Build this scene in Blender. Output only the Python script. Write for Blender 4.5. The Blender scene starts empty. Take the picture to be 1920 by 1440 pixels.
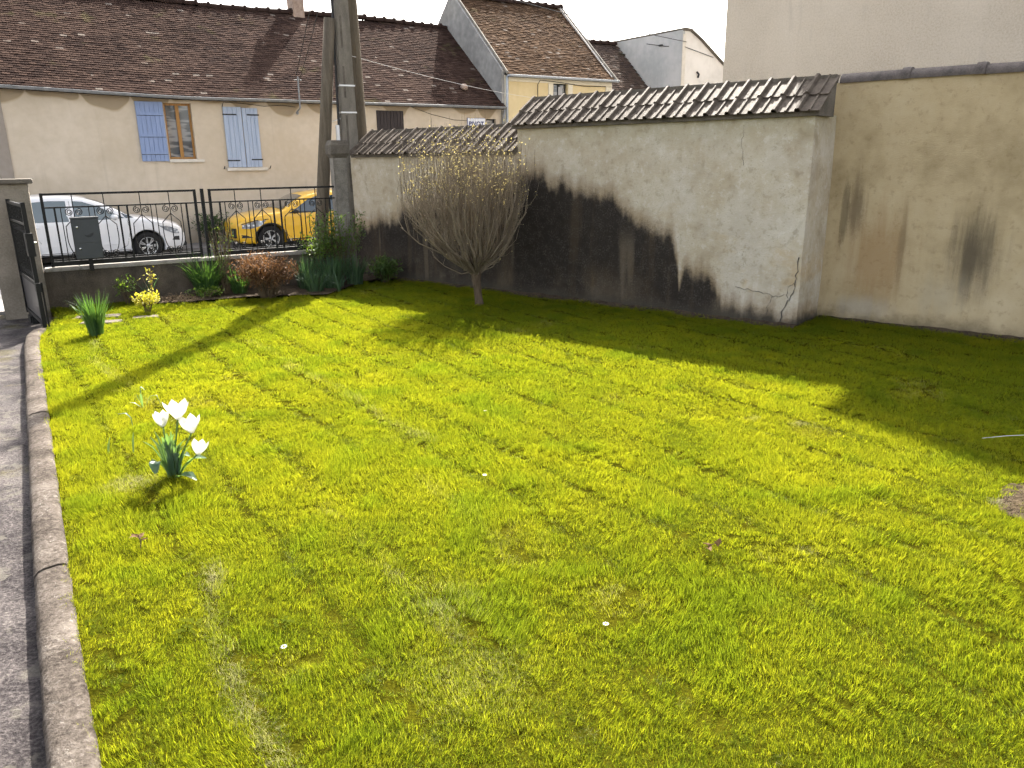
import bpy, bmesh, math, random
import numpy as np
from mathutils import Vector, Matrix, noise as mnoise
from mathutils.geometry import delaunay_2d_cdt
R = math.radians
scene = bpy.context.scene
col = scene.collection

# ------------------------------------------------------------------ camera
cam_d = bpy.data.cameras.new('camera')
cam = bpy.data.objects.new('camera', cam_d); col.objects.link(cam)
cam_d.sensor_width = 36.0; cam_d.lens = 27.0; cam_d.clip_start = 0.05; cam_d.clip_end = 2000
PITCH, ROLL = R(16.2), R(0.7)
_fw = Vector((0, math.cos(PITCH), -math.sin(PITCH)))
_dn = Vector((0, -math.sin(PITCH), -math.cos(PITCH)))
_rt = math.cos(ROLL) * Vector((1, 0, 0)) + math.sin(ROLL) * _dn
_dd = -math.sin(ROLL) * Vector((1, 0, 0)) + math.cos(ROLL) * _dn
_m = Matrix((_rt, -_dd, -_fw)).transposed().to_4x4(); _m.translation = (0, 0, 2.1)
cam.matrix_world = _m
scene.camera = cam

# ------------------------------------------------------------------ world, sun, exposure
SUN_EL, SUN_AZ = R(43), R(6.5)
world = bpy.data.worlds.new('World'); scene.world = world; world.use_nodes = True
wn = world.node_tree.nodes; wl = world.node_tree.links
for n_ in list(wn): wn.remove(n_)
sky = wn.new('ShaderNodeTexSky'); sky.sky_type = 'NISHITA'; sky.sun_disc = False
sky.sun_elevation = SUN_EL; sky.sun_rotation = SUN_AZ
sky.air_density = 1.0; sky.dust_density = 3.5; sky.ozone_density = 1.0; sky.altitude = 100
bg = wn.new('ShaderNodeBackground'); bg.inputs['Strength'].default_value = 0.15
wo = wn.new('ShaderNodeOutputWorld')
# thin high haze: the sky's own light, partly greyed to a milky white
bw = wn.new('ShaderNodeRGBToBW'); wl.new(sky.outputs[0], bw.inputs[0])
hz = wn.new('ShaderNodeMix'); hz.data_type = 'RGBA'; hz.blend_type = 'MULTIPLY'; hz.inputs[0].default_value = 1.0
wl.new(bw.outputs[0], hz.inputs[6]); hz.inputs[7].default_value = (1.0, .94, .865, 1)
mxs = wn.new('ShaderNodeMix'); mxs.data_type = 'RGBA'; mxs.inputs[0].default_value = .70
wl.new(sky.outputs[0], mxs.inputs[6]); wl.new(hz.outputs[2], mxs.inputs[7])
wl.new(mxs.outputs[2], bg.inputs[0]); wl.new(bg.outputs[0], wo.inputs[0])
sd = bpy.data.lights.new('sun', 'SUN'); sd.energy = 3.9; sd.angle = R(0.55); sd.color = (1, 0.94, 0.84)
sun = bpy.data.objects.new('sun', sd); col.objects.link(sun)
_sd = Vector((math.sin(SUN_AZ) * math.cos(SUN_EL), math.cos(SUN_AZ) * math.cos(SUN_EL), math.sin(SUN_EL)))
sun.rotation_euler = _sd.to_track_quat('Z', 'Y').to_euler(); sun.location = (5, 30, 30)
vs = scene.view_settings
vs.view_transform = 'Standard'; vs.look = 'None'; vs.gamma = 1.0; vs.use_curve_mapping = False
vs.exposure = 2.3
scene.render.engine = 'CYCLES'
cy = scene.cycles
cy.use_denoising = True; cy.denoising_input_passes = 'RGB_ALBEDO_NORMAL'; cy.denoising_prefilter = 'ACCURATE'
cy.max_bounces = 6; cy.diffuse_bounces = 3; cy.glossy_bounces = 2; cy.transmission_bounces = 4; cy.transparent_max_bounces = 6
cy.use_adaptive_sampling = True; cy.adaptive_threshold = 0.03; cy.adaptive_min_samples = 16

# ------------------------------------------------------------------ helpers
def tag(o, label=None, cat=None, group=None, kind=None):
    if label: o['label'] = label
    if cat: o['category'] = cat
    if group: o['group'] = group
    if kind: o['kind'] = kind
    return o

def empty(name, loc=(0, 0, 0), rz=0, label=None, cat=None, group=None):
    o = bpy.data.objects.new(name, None); col.objects.link(o)
    o.location = loc; o.rotation_euler = (0, 0, rz); o.empty_display_size = 0.1
    return tag(o, label, cat, group)

class MB:
    def __init__(s): s.v = []; s.f = []; s.attr = []
    def add(s, vs, fs, t=None):
        o = len(s.v); s.v += [tuple(p) for p in vs]
        s.f += [tuple(i + o for i in f) for f in fs]
        if t is not None: s.attr += [t] * len(fs)
    def box(s, x0, x1, y0, y1, z0, z1, m=None, t=None):
        vs = [(x, y, z) for z in (z0, z1) for y in (y0, y1) for x in (x0, x1)]
        if m is not None: vs = [m @ Vector(p) for p in vs]
        s.add(vs, [(0, 2, 3, 1), (4, 5, 7, 6), (0, 1, 5, 4), (2, 6, 7, 3), (0, 4, 6, 2), (1, 3, 7, 5)], t)
    def tube(s, pts, rad, n=6, caps=True, flat=1.0, t=None):
        pts = [Vector(p) for p in pts]
        if not hasattr(rad, '__len__'): rad = [rad] * len(pts)
        rings = []; up = None
        for i, p in enumerate(pts):
            d = (pts[min(i + 1, len(pts) - 1)] - pts[max(i - 1, 0)])
            if d.length < 1e-9: d = Vector((0, 0, 1))
            d.normalize()
            if up is None:
                up = Vector((0, 0, 1)) if abs(d.z) < 0.9 else Vector((1, 0, 0))
            a = d.cross(up)
            if a.length < 1e-6: a = d.orthogonal()
            a.normalize(); b = a.cross(d).normalized(); up = b
            rings.append([p + rad[i] * (math.cos(2 * math.pi * k / n + .785) * a + flat * math.sin(2 * math.pi * k / n + .785) * b) for k in range(n)])
        vs = [q for r_ in rings for q in r_]; fs = []
        for i in range(len(pts) - 1):
            for k in range(n):
                k2 = (k + 1) % n
                fs.append((i * n + k, i * n + k2, (i + 1) * n + k2, (i + 1) * n + k))
        if caps: fs += [tuple(range(n))[::-1], tuple(range((len(pts) - 1) * n, len(pts) * n))]
        s.add(vs, fs, t)
    def prism(s, poly, y0, y1, axis='y', t=None):
        n = len(poly)
        if axis == 'y': vs = [(p[0], y0, p[1]) for p in poly] + [(p[0], y1, p[1]) for p in poly]
        elif axis == 'x': vs = [(y0, p[0], p[1]) for p in poly] + [(y1, p[0], p[1]) for p in poly]
        else: vs = [(p[0], p[1], y0) for p in poly] + [(p[0], p[1], y1) for p in poly]
        s.add(vs, [tuple(range(n))[::-1], tuple(range(n, 2 * n))] + [(i, (i + 1) % n, n + (i + 1) % n, n + i) for i in range(n)], t)
    def lathe(s, prof, n=24, m=None, t=None):
        # prof: (r, z) pairs about local z
        vs = []; fs = []
        for r_, z in prof:
            for k in range(n):
                a = 2 * math.pi * k / n; p = Vector((r_ * math.cos(a), r_ * math.sin(a), z))
                vs.append(m @ p if m is not None else p)
        for i in range(len(prof) - 1):
            for k in range(n):
                k2 = (k + 1) % n; fs.append((i * n + k, i * n + k2, (i + 1) * n + k2, (i + 1) * n + k))
        s.add(vs, fs, t)
    def mesh(s, name, mat, smooth=False, bevel=0):
        me = bpy.data.meshes.new(name); me.from_pydata(s.v, [], s.f); me.update()
        if s.attr and len(s.attr) == len(me.polygons):
            a = me.attributes.new('tint', 'FLOAT', 'FACE'); a.data.foreach_set('value', np.array(s.attr, np.float32))
        bm = bmesh.new(); bm.from_mesh(me); bmesh.ops.recalc_face_normals(bm, faces=bm.faces)
        if bevel:
            bmesh.ops.bevel(bm, geom=list(bm.edges), offset=bevel, segments=2, affect='EDGES', clamp_overlap=True)
        bm.to_mesh(me); bm.free()
        if smooth: me.polygons.foreach_set('use_smooth', [True] * len(me.polygons))
        if mat: me.materials.append(mat)
        return me
    def build(s, name, mat, parent=None, smooth=False, bevel=0, loc=None, rz=None):
        return link(name, s.mesh(name, mat, smooth, bevel), parent, loc, rz)

def link(name, me, parent=None, loc=None, rz=None, rot=None):
    o = bpy.data.objects.new(name, me); col.objects.link(o)
    if parent: o.parent = parent
    if loc is not None: o.location = loc
    if rz is not None: o.rotation_euler = (0, 0, rz)
    if rot is not None: o.rotation_euler = rot
    return o

def copy_tree(o, parent=None):
    c = o.copy(); col.objects.link(c); c.parent = parent
    for ch in o.children: copy_tree(ch, c)
    return c

def smooth_by_angle(o, ang=40):
    me = o.data
    me.polygons.foreach_set('use_smooth', [True] * len(me.polygons))
    bm = bmesh.new(); bm.from_mesh(me)
    for e in bm.edges:
        if len(e.link_faces) == 2 and e.calc_face_angle(0) > R(ang): e.smooth = False
    bm.to_mesh(me); bm.free(); return o

# ------------------------------------------------------------------ node helpers
class NT:
    def __init__(s, name):
        s.mat = bpy.data.materials.new(name); s.mat.use_nodes = True
        s.t = s.mat.node_tree; s.n = s.t.nodes
        for x in list(s.n): s.n.remove(x)
        s.out = s.n.new('ShaderNodeOutputMaterial')
    def set(s, sock, v):
        if hasattr(v, 'is_output') or isinstance(v, bpy.types.NodeSocket): s.t.links.new(v, sock)
        elif isinstance(v, (tuple, list)) and len(v) == 3 and sock.type == 'RGBA': sock.default_value = (*v, 1)
        else: sock.default_value = v
    def node(s, typ, **kw):
        x = s.n.new(typ)
        for k, v in kw.items():
            if k.startswith('_'): setattr(x, k[1:], v)
            else: s.set(x.inputs[k.replace('__', ' ')], v)
        return x
    def coord(s, which='Object'): return s.node('ShaderNodeTexCoord').outputs[which]
    def pos(s): return s.node('ShaderNodeNewGeometry').outputs['Position']
    def map(s, vec, scale=(1, 1, 1), loc=(0, 0, 0), rot=(0, 0, 0)):
        return s.node('ShaderNodeMapping', Vector=vec, Scale=scale, Location=loc, Rotation=rot).outputs[0]
    def noise(s, vec, scale=5, detail=4, rough=.55, dist=0):
        return s.node('ShaderNodeTexNoise', Vector=vec, Scale=scale, Detail=detail, Roughness=rough, Distortion=dist).outputs['Fac']
    def voro(s, vec, scale=5, feature='F1', out='Distance'):
        return s.node('ShaderNodeTexVoronoi', Vector=vec, Scale=scale, _feature=feature).outputs[out]
    def math(s, op, a, b=0.0, c=0.0):
        x = s.n.new('ShaderNodeMath'); x.operation = op
        s.set(x.inputs[0], a); s.set(x.inputs[1], b)
        if op in ('MULTIPLY_ADD',): s.set(x.inputs[2], c)
        return x.outputs[0]
    def sstep(s, v, a, b, lo=0.0, hi=1.0):
        x = s.n.new('ShaderNodeMapRange'); x.interpolation_type = 'SMOOTHSTEP'
        s.set(x.inputs['Value'], v); s.set(x.inputs['From Min'], a); s.set(x.inputs['From Max'], b)
        s.set(x.inputs['To Min'], lo); s.set(x.inputs['To Max'], hi); return x.outputs[0]
    def mix(s, fac, a, b, mode='MIX'):
        x = s.n.new('ShaderNodeMix'); x.data_type = 'RGBA'; x.blend_type = mode
        s.set(x.inputs[0], fac); s.set(x.inputs[6], a); s.set(x.inputs[7], b); return x.outputs[2]
    def ramp(s, fac, stops):
        x = s.n.new('ShaderNodeValToRGB'); s.set(x.inputs[0], fac); e = x.color_ramp.elements
        while len(e) < len(stops): e.new(.5)
        for i, (p, c) in enumerate(stops): e[i].position = p; e[i].color = (*c, 1)
        return x.outputs[0]
    def sep(s, v):
        x = s.node('ShaderNodeSeparateXYZ', Vector=v); return x.outputs
    def curve(s, v, pts, xr, yr):
        # piecewise curve of real numbers through a Float Curve
        x0, x1 = xr; y0, y1 = yr
        f = s.n.new('ShaderNodeFloatCurve'); c = f.mapping.curves[0]
        P = [((a - x0) / (x1 - x0), (b - y0) / (y1 - y0)) for a, b in pts]
        while len(c.points) < len(P): c.points.new(.5, .5)
        for i, p in enumerate(P): c.points[i].location = p; c.points[i].handle_type = 'VECTOR'
        f.mapping.update()
        s.set(f.inputs['Value'], s.math('DIVIDE', s.math('SUBTRACT', v, x0), x1 - x0))
        return s.math('MULTIPLY_ADD', f.outputs[0], y1 - y0, y0)
    def attr(s, name, typ='GEOMETRY', out='Fac'):
        x = s.n.new('ShaderNodeAttribute'); x.attribute_name = name; x.attribute_type = typ; return x.outputs[out]
    def bump(s, h, strength=.3, dist=.01, normal=None):
        x = s.node('ShaderNodeBump', Height=h, Strength=strength, Distance=dist)
        if normal is not None: s.set(x.inputs['Normal'], normal)
        return x.outputs[0]
    def pbr(s, color, rough=.8, normal=None, spec=.3, metal=0.0, coat=0.0, extra=None):
        p = s.n.new('ShaderNodeBsdfPrincipled')
        s.set(p.inputs['Base Color'], color); s.set(p.inputs['Roughness'], rough)
        s.set(p.inputs['Specular IOR Level'], spec); s.set(p.inputs['Metallic'], metal)
        s.set(p.inputs['Coat Weight'], coat); p.inputs['Coat Roughness'].default_value = .05
        if normal is not None: s.set(p.inputs['Normal'], normal)
        for k, v in (extra or {}).items(): s.set(p.inputs[k], v)
        s.t.links.new(p.outputs[0], s.out.inputs[0]); s.p = p
        return s.mat

def M_noisy(name, c1, c2, scale=6, rough=.85, bump=.3, fine=60, spec=.25, dist=.01, stretch=(1, 1, 1), metal=0):
    n = NT(name); v = n.map(n.coord(), stretch)
    a = n.noise(v, scale, 5); b = n.noise(v, fine, 4)
    f = n.math('MULTIPLY_ADD', b, .5, n.math('MULTIPLY', a, .7))
    c = n.mix(n.sstep(f, .35, .85), c1, c2)
    return n.pbr(c, rough, n.bump(n.math('ADD', a, b), bump, dist), spec, metal)

def M_leaf(name, c1, c2, trans=(.3, .4, .03), tw=.4, rough=.5, scale=3.0, spec=.35):
    n = NT(name); v = n.coord()
    f = n.noise(v, scale, 3); g = n.attr('tint')
    h = n.math('MULTIPLY_ADD', g, .6, n.math('MULTIPLY', f, .5))
    c = n.mix(n.sstep(h, .2, .85), c1, c2)
    n.pbr(c, rough, None, spec)
    tr = n.node('ShaderNodeBsdfTranslucent', Color=n.mix(n.sstep(h, .2, .85), tuple(x * .75 for x in trans), trans))
    mx = n.node('ShaderNodeMixShader', Fac=tw)
    n.t.links.new(n.p.outputs[0], mx.inputs[1]); n.t.links.new(tr.outputs[0], mx.inputs[2])
    n.t.links.new(mx.outputs[0], n.out.inputs[0]); return n.mat

M = {}
# ---- rendered garden wall with black algae run-off, pale repairs, ochre blotches and cracks (x along the wall, z up)
def garden_wall_mat():
    n = NT('stained_render'); v = n.coord(); s_ = n.sep(v); x, z = s_[0], s_[2]
    big = n.noise(v, .9, 5); mid = n.noise(v, 3.2, 6, .6); fine = n.noise(v, 45, 4); grit = n.noise(v, 220, 2)
    base = n.ramp(n.math('MULTIPLY_ADD', mid, .5, n.math('MULTIPLY', big, .55)), [(.33, (.29, .24, .165)), (.48, (.42, .36, .265)), (.60, (.48, .43, .34)), (.75, (.53, .475, .385))])
    # greyer, whiter lime wash in the middle and right of the high part
    pale = n.math('MULTIPLY', n.sstep(x, 4.0, 6.0), n.sstep(n.noise(v, 1.3, 6, .65), .4, .62))
    base = n.mix(n.math('MULTIPLY', pale, .45), base, (.53, .50, .445))
    och = n.math('MULTIPLY', n.sstep(n.noise(n.map(v, (1.6, 1, 2.2), (3, 1, 0)), 1.4, 4), .52, .68), n.sstep(z, 1.9, .35))
    base = n.mix(n.math('MULTIPLY', och, .55), base, (.42, .29, .13))
    # greenish damp band under the eave
    base = n.mix(n.math('MULTIPLY', n.sstep(z, 2.15, 2.6), .35), base, (.33, .31, .2))
    blo = n.noise(v, 7, 7, .72)
    base = n.mix(n.math('MULTIPLY', n.sstep(blo, .52, .66), .42), base, (.60, .575, .52))
    base = n.mix(n.math('MULTIPLY', n.sstep(blo, .47, .36), .45), base, (.27, .225, .155))
    sp = n.math('MULTIPLY', n.sstep(fine, .58, .70), n.sstep(mid, .42, .6))
    base = n.mix(n.math('MULTIPLY', sp, .5), base, (.2, .18, .14))
    # black stain: its upper edge as measured along the wall, broken by vertical runs
    pts = [(-1.5, .95), (-1.0, .95), (-.65, 1.03), (-.2, 1.12), (.05, 1.38), (.2, 1.22), (.5, 1.34), (1.0, 1.36), (1.87, 1.62), (2.55, 1.83), (3.0, 1.87), (3.4, 1.82), (3.9, 1.7), (4.45, 1.53), (4.9, 1.33), (5.2, 1.2), (5.4, 1.0), (5.5, .8), (5.55, .42), (5.60, .64), (5.95, .66), (6.1, .42), (6.2, .22), (6.9, .16), (7.3, .1)]
    h = n.curve(x, pts, (-1.5, 7.3), (0, 2.0))
    runs = n.noise(n.map(v, (4.2, 1, .22)), 1.0, 2, .5)
    runs2 = n.noise(n.map(v, (16, 1, 1.0), (5, 0, 0)), 1.0, 4, .6)
    d = n.math('SUBTRACT', n.math('ADD', h, n.math('MULTIPLY', n.math('SUBTRACT', runs, .5), .55)), z)
    d = n.math('ADD', d, n.math('ADD', n.math('MULTIPLY', n.math('SUBTRACT', runs2, .5), .16), n.math('ADD', n.math('MULTIPLY', n.math('SUBTRACT', n.noise(v, 9, 5, .7), .5), .24), n.math('MULTIPLY', n.math('SUBTRACT', fine, .5), .12))))
    rust = n.sstep(d, -.26, .04); black = n.sstep(d, -.06, .16)
    # clear pale runs where water washed the stain off
    clear = n.math('MULTIPLY', n.sstep(n.noise(n.map(v, (2.4, 1, .12), (7.3, 0, 0)), 1.0, 3), .56, .66), n.sstep(z, 1.25, .75))
    low = n.math('MULTIPLY', n.sstep(z, .75, .1), n.sstep(n.noise(n.map(v, (1.2, 1, .6), (2, 0, 0)), 1.2, 4), .4, .62))
    keep = n.math('SUBTRACT', 1.0, n.math('MULTIPLY', n.math('MAXIMUM', clear, n.math('MULTIPLY', low, .75)), .25))
    base = n.mix(n.math('MULTIPLY', rust, .62), base, (.19, .125, .065))
    bl = n.mix(n.noise(v, 6, 4), (.008, .0075, .0085), (.02, .0175, .017))
    bl = n.mix(n.math('MULTIPLY', n.sstep(n.noise(n.map(v, (3.1, 1, .3), (11, 0, 0)), 1.0, 6, .7), .50, .66), .65), bl, (.05, .036, .024))
    bl = n.mix(n.math('MULTIPLY', n.math('MULTIPLY', n.sstep(fine, .46, .66), n.sstep(blo, .40, .58)), .7), bl, (.07, .062, .052))
    base = n.mix(n.math('MULTIPLY', n.math('MULTIPLY', black, keep), .95), base, bl)
    # dirt splash at the foot
    base = n.mix(n.math('MULTIPLY', n.sstep(n.math('ADD', z, n.math('MULTIPLY', mid, .25)), .34, .12), .75), base, (.055, .05, .04))
    # hair cracks
    vc = n.voro(n.map(n.node('ShaderNodeVectorMath', _operation='ADD', Vector=v).outputs[0], (1, 1, 1)), 1.1, 'DISTANCE_TO_EDGE')
    cr = n.math('MULTIPLY', n.sstep(n.math('ADD', vc, n.math('MULTIPLY', n.math('SUBTRACT', fine, .5), .03)), .012, .002), n.math('MULTIPLY', n.sstep(big, .5, .6), n.sstep(x, 3.5, 5.5)))
    base = n.mix(n.math('MULTIPLY', cr, .12), base, (.1, .09, .07))
    hgt = n.math('ADD', n.math('MULTIPLY', mid, 1.5), n.math('ADD', n.math('MULTIPLY', fine, .35), n.math('MULTIPLY', grit, .15)))
    return n.pbr(base, .92, n.bump(hgt, .35, .03), .15)
M['gwall'] = garden_wall_mat()

def right_wall_mat():
    n = NT('ochre_render'); v = n.coord(); s_ = n.sep(v); x, z = s_[0], s_[2]
    big = n.noise(v, .8, 5); mid = n.noise(v, 4, 6, .6); grit = n.noise(v, 130, 3)
    base = n.ramp(n.math('MULTIPLY_ADD', mid, .4, n.math('MULTIPLY', big, .6)), [(.35, (.30, .235, .135)), (.5, (.42, .335, .205)), (.68, (.48, .395, .26))])
    base = n.mix(n.math('MULTIPLY', n.sstep(grit, .58, .72), .4), base, (.52, .47, .36))
    blo = n.noise(v, 9, 7, .72)
    base = n.mix(n.math('MULTIPLY', n.sstep(blo, .47, .35), .4), base, (.22, .165, .09))
    nz = n.math('ADD', n.math('MULTIPLY', n.math('SUBTRACT', n.noise(n.map(v, (7, 1, .55)), 1.2, 6, .65), .5), 1.7), n.math('MULTIPLY', n.math('SUBTRACT', grit, .5), .5))
    def blot(cx, cz, rx, rz, amt, c, base, soft=.9):
        dx = n.math('DIVIDE', n.math('SUBTRACT', x, cx), rx); dz = n.math('DIVIDE', n.math('SUBTRACT', z, cz), rz)
        d = n.math('SQRT', n.math('ADD', n.math('MULTIPLY', dx, dx), n.math('MULTIPLY', dz, dz)))
        d = n.math('ADD', d, nz)
        return n.mix(n.math('MULTIPLY', n.sstep(d, 1.05, 1.05 - soft), amt), base, c)
    base = blot(.62, .85, .55, .8, .55, (.27, .16, .07), base)
    base = blot(.33, 1.45, .16, .5, .7, (.11, .08, .05), base, .9)
    base = blot(.20, 1.35, .06, .5, .6, (.10, .08, .05), base, .6)
    base = blot(.93, 1.0, .06, .6, .5, (.15, .11, .065), base, .9)
    base = blot(1.70, .95, .38, .66, .85, (.075, .062, .045), base, 1.0)
    base = blot(1.45, .45, .3, .4, .35, (.36, .33, .26), base)
    base = blot(2.75, .35, .4, .6, .8, (.06, .05, .04), base)
    base = blot(.5, .2, .5, .2, .6, (.36, .33, .28), base)
    foot = n.sstep(n.math('ADD', z, n.math('MULTIPLY', mid, .35)), .42, .14)
    base = n.mix(n.math('MULTIPLY', foot, .7), base, (.07, .06, .04))
    return n.pbr(base, .95, n.bump(n.math('ADD', n.math('MULTIPLY', grit, .6), mid), .45, .02), .12)
M['rwall'] = right_wall_mat()

def facade_mat(name, c1, c2, stain=None, damp=0.0):
    n = NT(name); v = n.coord(); s_ = n.sep(v); x, z = s_[0], s_[2]
    big = n.noise(v, .6, 5); mid = n.noise(v, 5, 5); grit = n.noise(v, 90, 3)
    f = n.math('MULTIPLY_ADD', mid, .35, n.math('MULTIPLY', big, .65))
    c = n.mix(n.sstep(f, .35, .68), c1, c2)
    runs = n.noise(n.map(v, (4, 4, .25)), 1.2, 4)
    c = n.mix(n.math('MULTIPLY', n.sstep(runs, .58, .8), .22), c, tuple(a * .55 for a in c1))
    if stain:
        # scalloped damp tide-marks hanging below the gutter
        ph = n.math('ADD', n.math('MULTIPLY', x, 1.0 / 1.15), n.math('MULTIPLY', n.noise(v, .5, 2), 1.6))
        sc = n.math('POWER', n.math('ABSOLUTE', n.math('SINE', n.math('MULTIPLY', ph, math.pi))), .45)
        amp = n.sstep(n.noise(n.map(v, (.55, 1, .01), (1.3, 0, 0)), 1.0, 1), .35, .6, .16, .56)
        edge = n.math('SUBTRACT', stain, n.math('MULTIPLY', sc, amp))
        e = n.math('SUBTRACT', z, edge)
        c = n.mix(n.math('MULTIPLY', n.sstep(e, -.01, .03), .72), c, (.25, .19, .115))
        c = n.mix(n.math('MULTIPLY', n.math('MULTIPLY', n.sstep(e, -.05, 0), n.sstep(e, .05, 0)), .3), c, (.3, .2, .08))
    if damp:
        c = n.mix(n.math('MULTIPLY', n.sstep(z, damp, .0), .4), c, (.25, .2, .14))
    return n.pbr(c, .92, n.bump(n.math('ADD', grit, mid), .3, .01), .15)
M['facade'] = facade_mat('cream_render', (.50, .425, .325), (.60, .52, .42), stain=3.95, damp=1.2)
M['facade2'] = facade_mat('yellow_render', (.62, .50, .28), (.70, .58, .35))
M['facade_trim'] = facade_mat('pale_trim_render', (.66, .61, .48), (.74, .69, .57))
M['gable'] = facade_mat('grey_gable_render', (.20, .20, .195), (.36, .355, .34))
M['greyhouse'] = facade_mat('dull_grey_render', (.25, .215, .18), (.33, .29, .25))
M['bluegable'] = facade_mat('blue_grey_render', (.36, .375, .38), (.50, .50, .50))
M['whitegable'] = facade_mat('off_white_render', (.56, .53, .49), (.68, .65, .61))
def roughcast():
    n = NT('roughcast'); v = n.coord(); z = n.sep(v)[2]
    a = n.noise(v, .5, 5); g = n.noise(v, 34, 6, .75); g2 = n.noise(v, 120, 3); st = n.noise(n.map(v, (3, 3, .5)), 1.5, 5)
    c = n.ramp(n.math('MULTIPLY_ADD', g, .6, n.math('MULTIPLY', a, .5)), [(.35, (.33, .285, .23)), (.55, (.48, .43, .36)), (.75, (.58, .53, .46))])
    c = n.mix(n.math('MULTIPLY', n.sstep(st, .55, .75), .35), c, (.34, .30, .26))
    return n.pbr(c, .95, n.bump(n.math('ADD', n.math('MULTIPLY', g, .6), n.math('MULTIPLY', g2, .8)), .4, .015), .1)
M['roughcast'] = roughcast()

def roof_mat(name, pal, white=.05):
    n = NT(name); v = n.coord(); t = n.attr('tint')
    big = n.noise(v, .55, 4); fine = n.noise(v, 30, 4)
    c = n.ramp(n.math('ADD', n.math('MULTIPLY', t, .5), n.math('MULTIPLY', n.math('SUBTRACT', big, .3), .75)), pal)
    c = n.mix(n.math('MULTIPLY', n.sstep(n.math('ADD', t, n.math('MULTIPLY', n.math('SUBTRACT', big, .5), .25)), 1 - white - .015, 1 - white), .8), c, (.18, .155, .135))
    c = n.mix(n.math('MULTIPLY', n.sstep(n.math('ADD', fine, n.math('MULTIPLY', n.math('SUBTRACT', n.noise(v, 1.1, 4), .5), .5)), .62, .78), .25), c, (.14, .115, .095))
    moss = n.sstep(n.noise(v, 1.4, 5), .62, .72)
    c = n.mix(n.math('MULTIPLY', moss, .35), c, (.10, .095, .04))
    return n.pbr(c, .9, n.bump(fine, .3, .01), .01)
M['roof1'] = roof_mat('old_plain_tiles', [(.0, (.024, .0165, .015)), (.35, (.046, .030, .025)), (.65, (.070, .046, .037)), (.95, (.108, .074, .059))], .007)
M['roof2'] = roof_mat('russet_plain_tiles', [(.0, (.042, .028, .02)), (.4, (.082, .053, .035)), (.7, (.125, .081, .052)), (.95, (.165, .117, .08))], .02)
M['roof3'] = roof_mat('dark_plain_tiles', [(.0, (.045, .036, .034)), (.5, (.08, .06, .05)), (.95, (.13, .10, .085))], .02)

def coping_mat():
    n = NT('coping_tile_concrete'); v = n.coord(); oi = n.node('ShaderNodeObjectInfo').outputs['Random']
    a = n.noise(n.pos(), 9, 5); b = n.noise(n.pos(), 70, 4)
    c = n.mix(n.sstep(n.math('MULTIPLY_ADD', b, .5, n.math('MULTIPLY', a, .6)), .35, .8), (.04, .031, .024), (.15, .125, .10))
    c = n.mix(n.math('MULTIPLY', oi, .4), c, (.075, .06, .048))
    return n.pbr(c, n.sstep(b, .3, .7, .55, .75), n.bump(b, .3, .005), .06)
M['coping'] = coping_mat()
M['ridgecoping'] = M_noisy('dark_ridge_tile', (.05, .042, .04), (.13, .11, .10), 8, .7, .3)
M['concrete'] = M_noisy('weathered_concrete', (.11, .10, .085), (.26, .24, .21), 5, .9, .4)
M['concrete_dark'] = M_noisy('dark_weathered_concrete', (.06, .052, .042), (.16, .14, .115), 4, .9, .5)
M['pillar'] = M_noisy('grey_pillar_render', (.15, .13, .10), (.27, .235, .19), 3, .92, .4)
def lowwall_mat():
    n = NT('mossy_low_wall'); v = n.coord(); z = n.sep(v)[2]
    a = n.noise(v, 2.2, 6, .65); b = n.noise(v, 60, 4); run = n.noise(n.map(v, (5, 5, .5)), 1.4, 5)
    c = n.ramp(n.math('MULTIPLY_ADD', b, .35, n.math('MULTIPLY', a, .7)), [(.35, (.04, .034, .026)), (.55, (.095, .078, .06)), (.75, (.165, .138, .105))])
    c = n.mix(n.math('MULTIPLY', n.sstep(n.math('ADD', z, n.math('MULTIPLY', run, .5)), .62, .95), .75), c, (.035, .033, .028))
    c = n.mix(n.math('MULTIPLY', n.sstep(a, .58, .7), .4), c, (.06, .065, .03))
    return n.pbr(c, .95, n.bump(n.math('ADD', a, b), .5, .02), .1)
M['lowwall'] = lowwall_mat()
M['cap'] = M_noisy('pale_cap_stone', (.17, .155, .135), (.33, .31, .275), 8, .8, .3)
def kerb_mat():
    n = NT('lichen_kerb_concrete'); v = n.coord()
    a = n.noise(v, 3, 5); b = n.noise(v, 38, 6, .72); li2 = n.noise(v, 16, 4, .6); li = n.noise(n.map(v, (1, 1, 1), (3, 8, 0)), 24, 6, .7, .6)
    c = n.ramp(n.math('MULTIPLY_ADD', b, .6, n.math('MULTIPLY', a, .45)), [(.36, (.028, .023, .019)), (.5, (.088, .074, .063)), (.62, (.155, .134, .116)), (.75, (.225, .20, .177))])
    c = n.mix(n.math('MULTIPLY', n.math('MULTIPLY', n.sstep(li, .60, .66), n.sstep(a, .35, .6)), .85), c, (.32, .30, .27))
    return n.pbr(c, .85, n.bump(n.math('ADD', n.math('MULTIPLY', b, 1.4), n.math('MULTIPLY', li2, .8)), .9, .016), .03)
M['kerb'] = kerb_mat()
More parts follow.
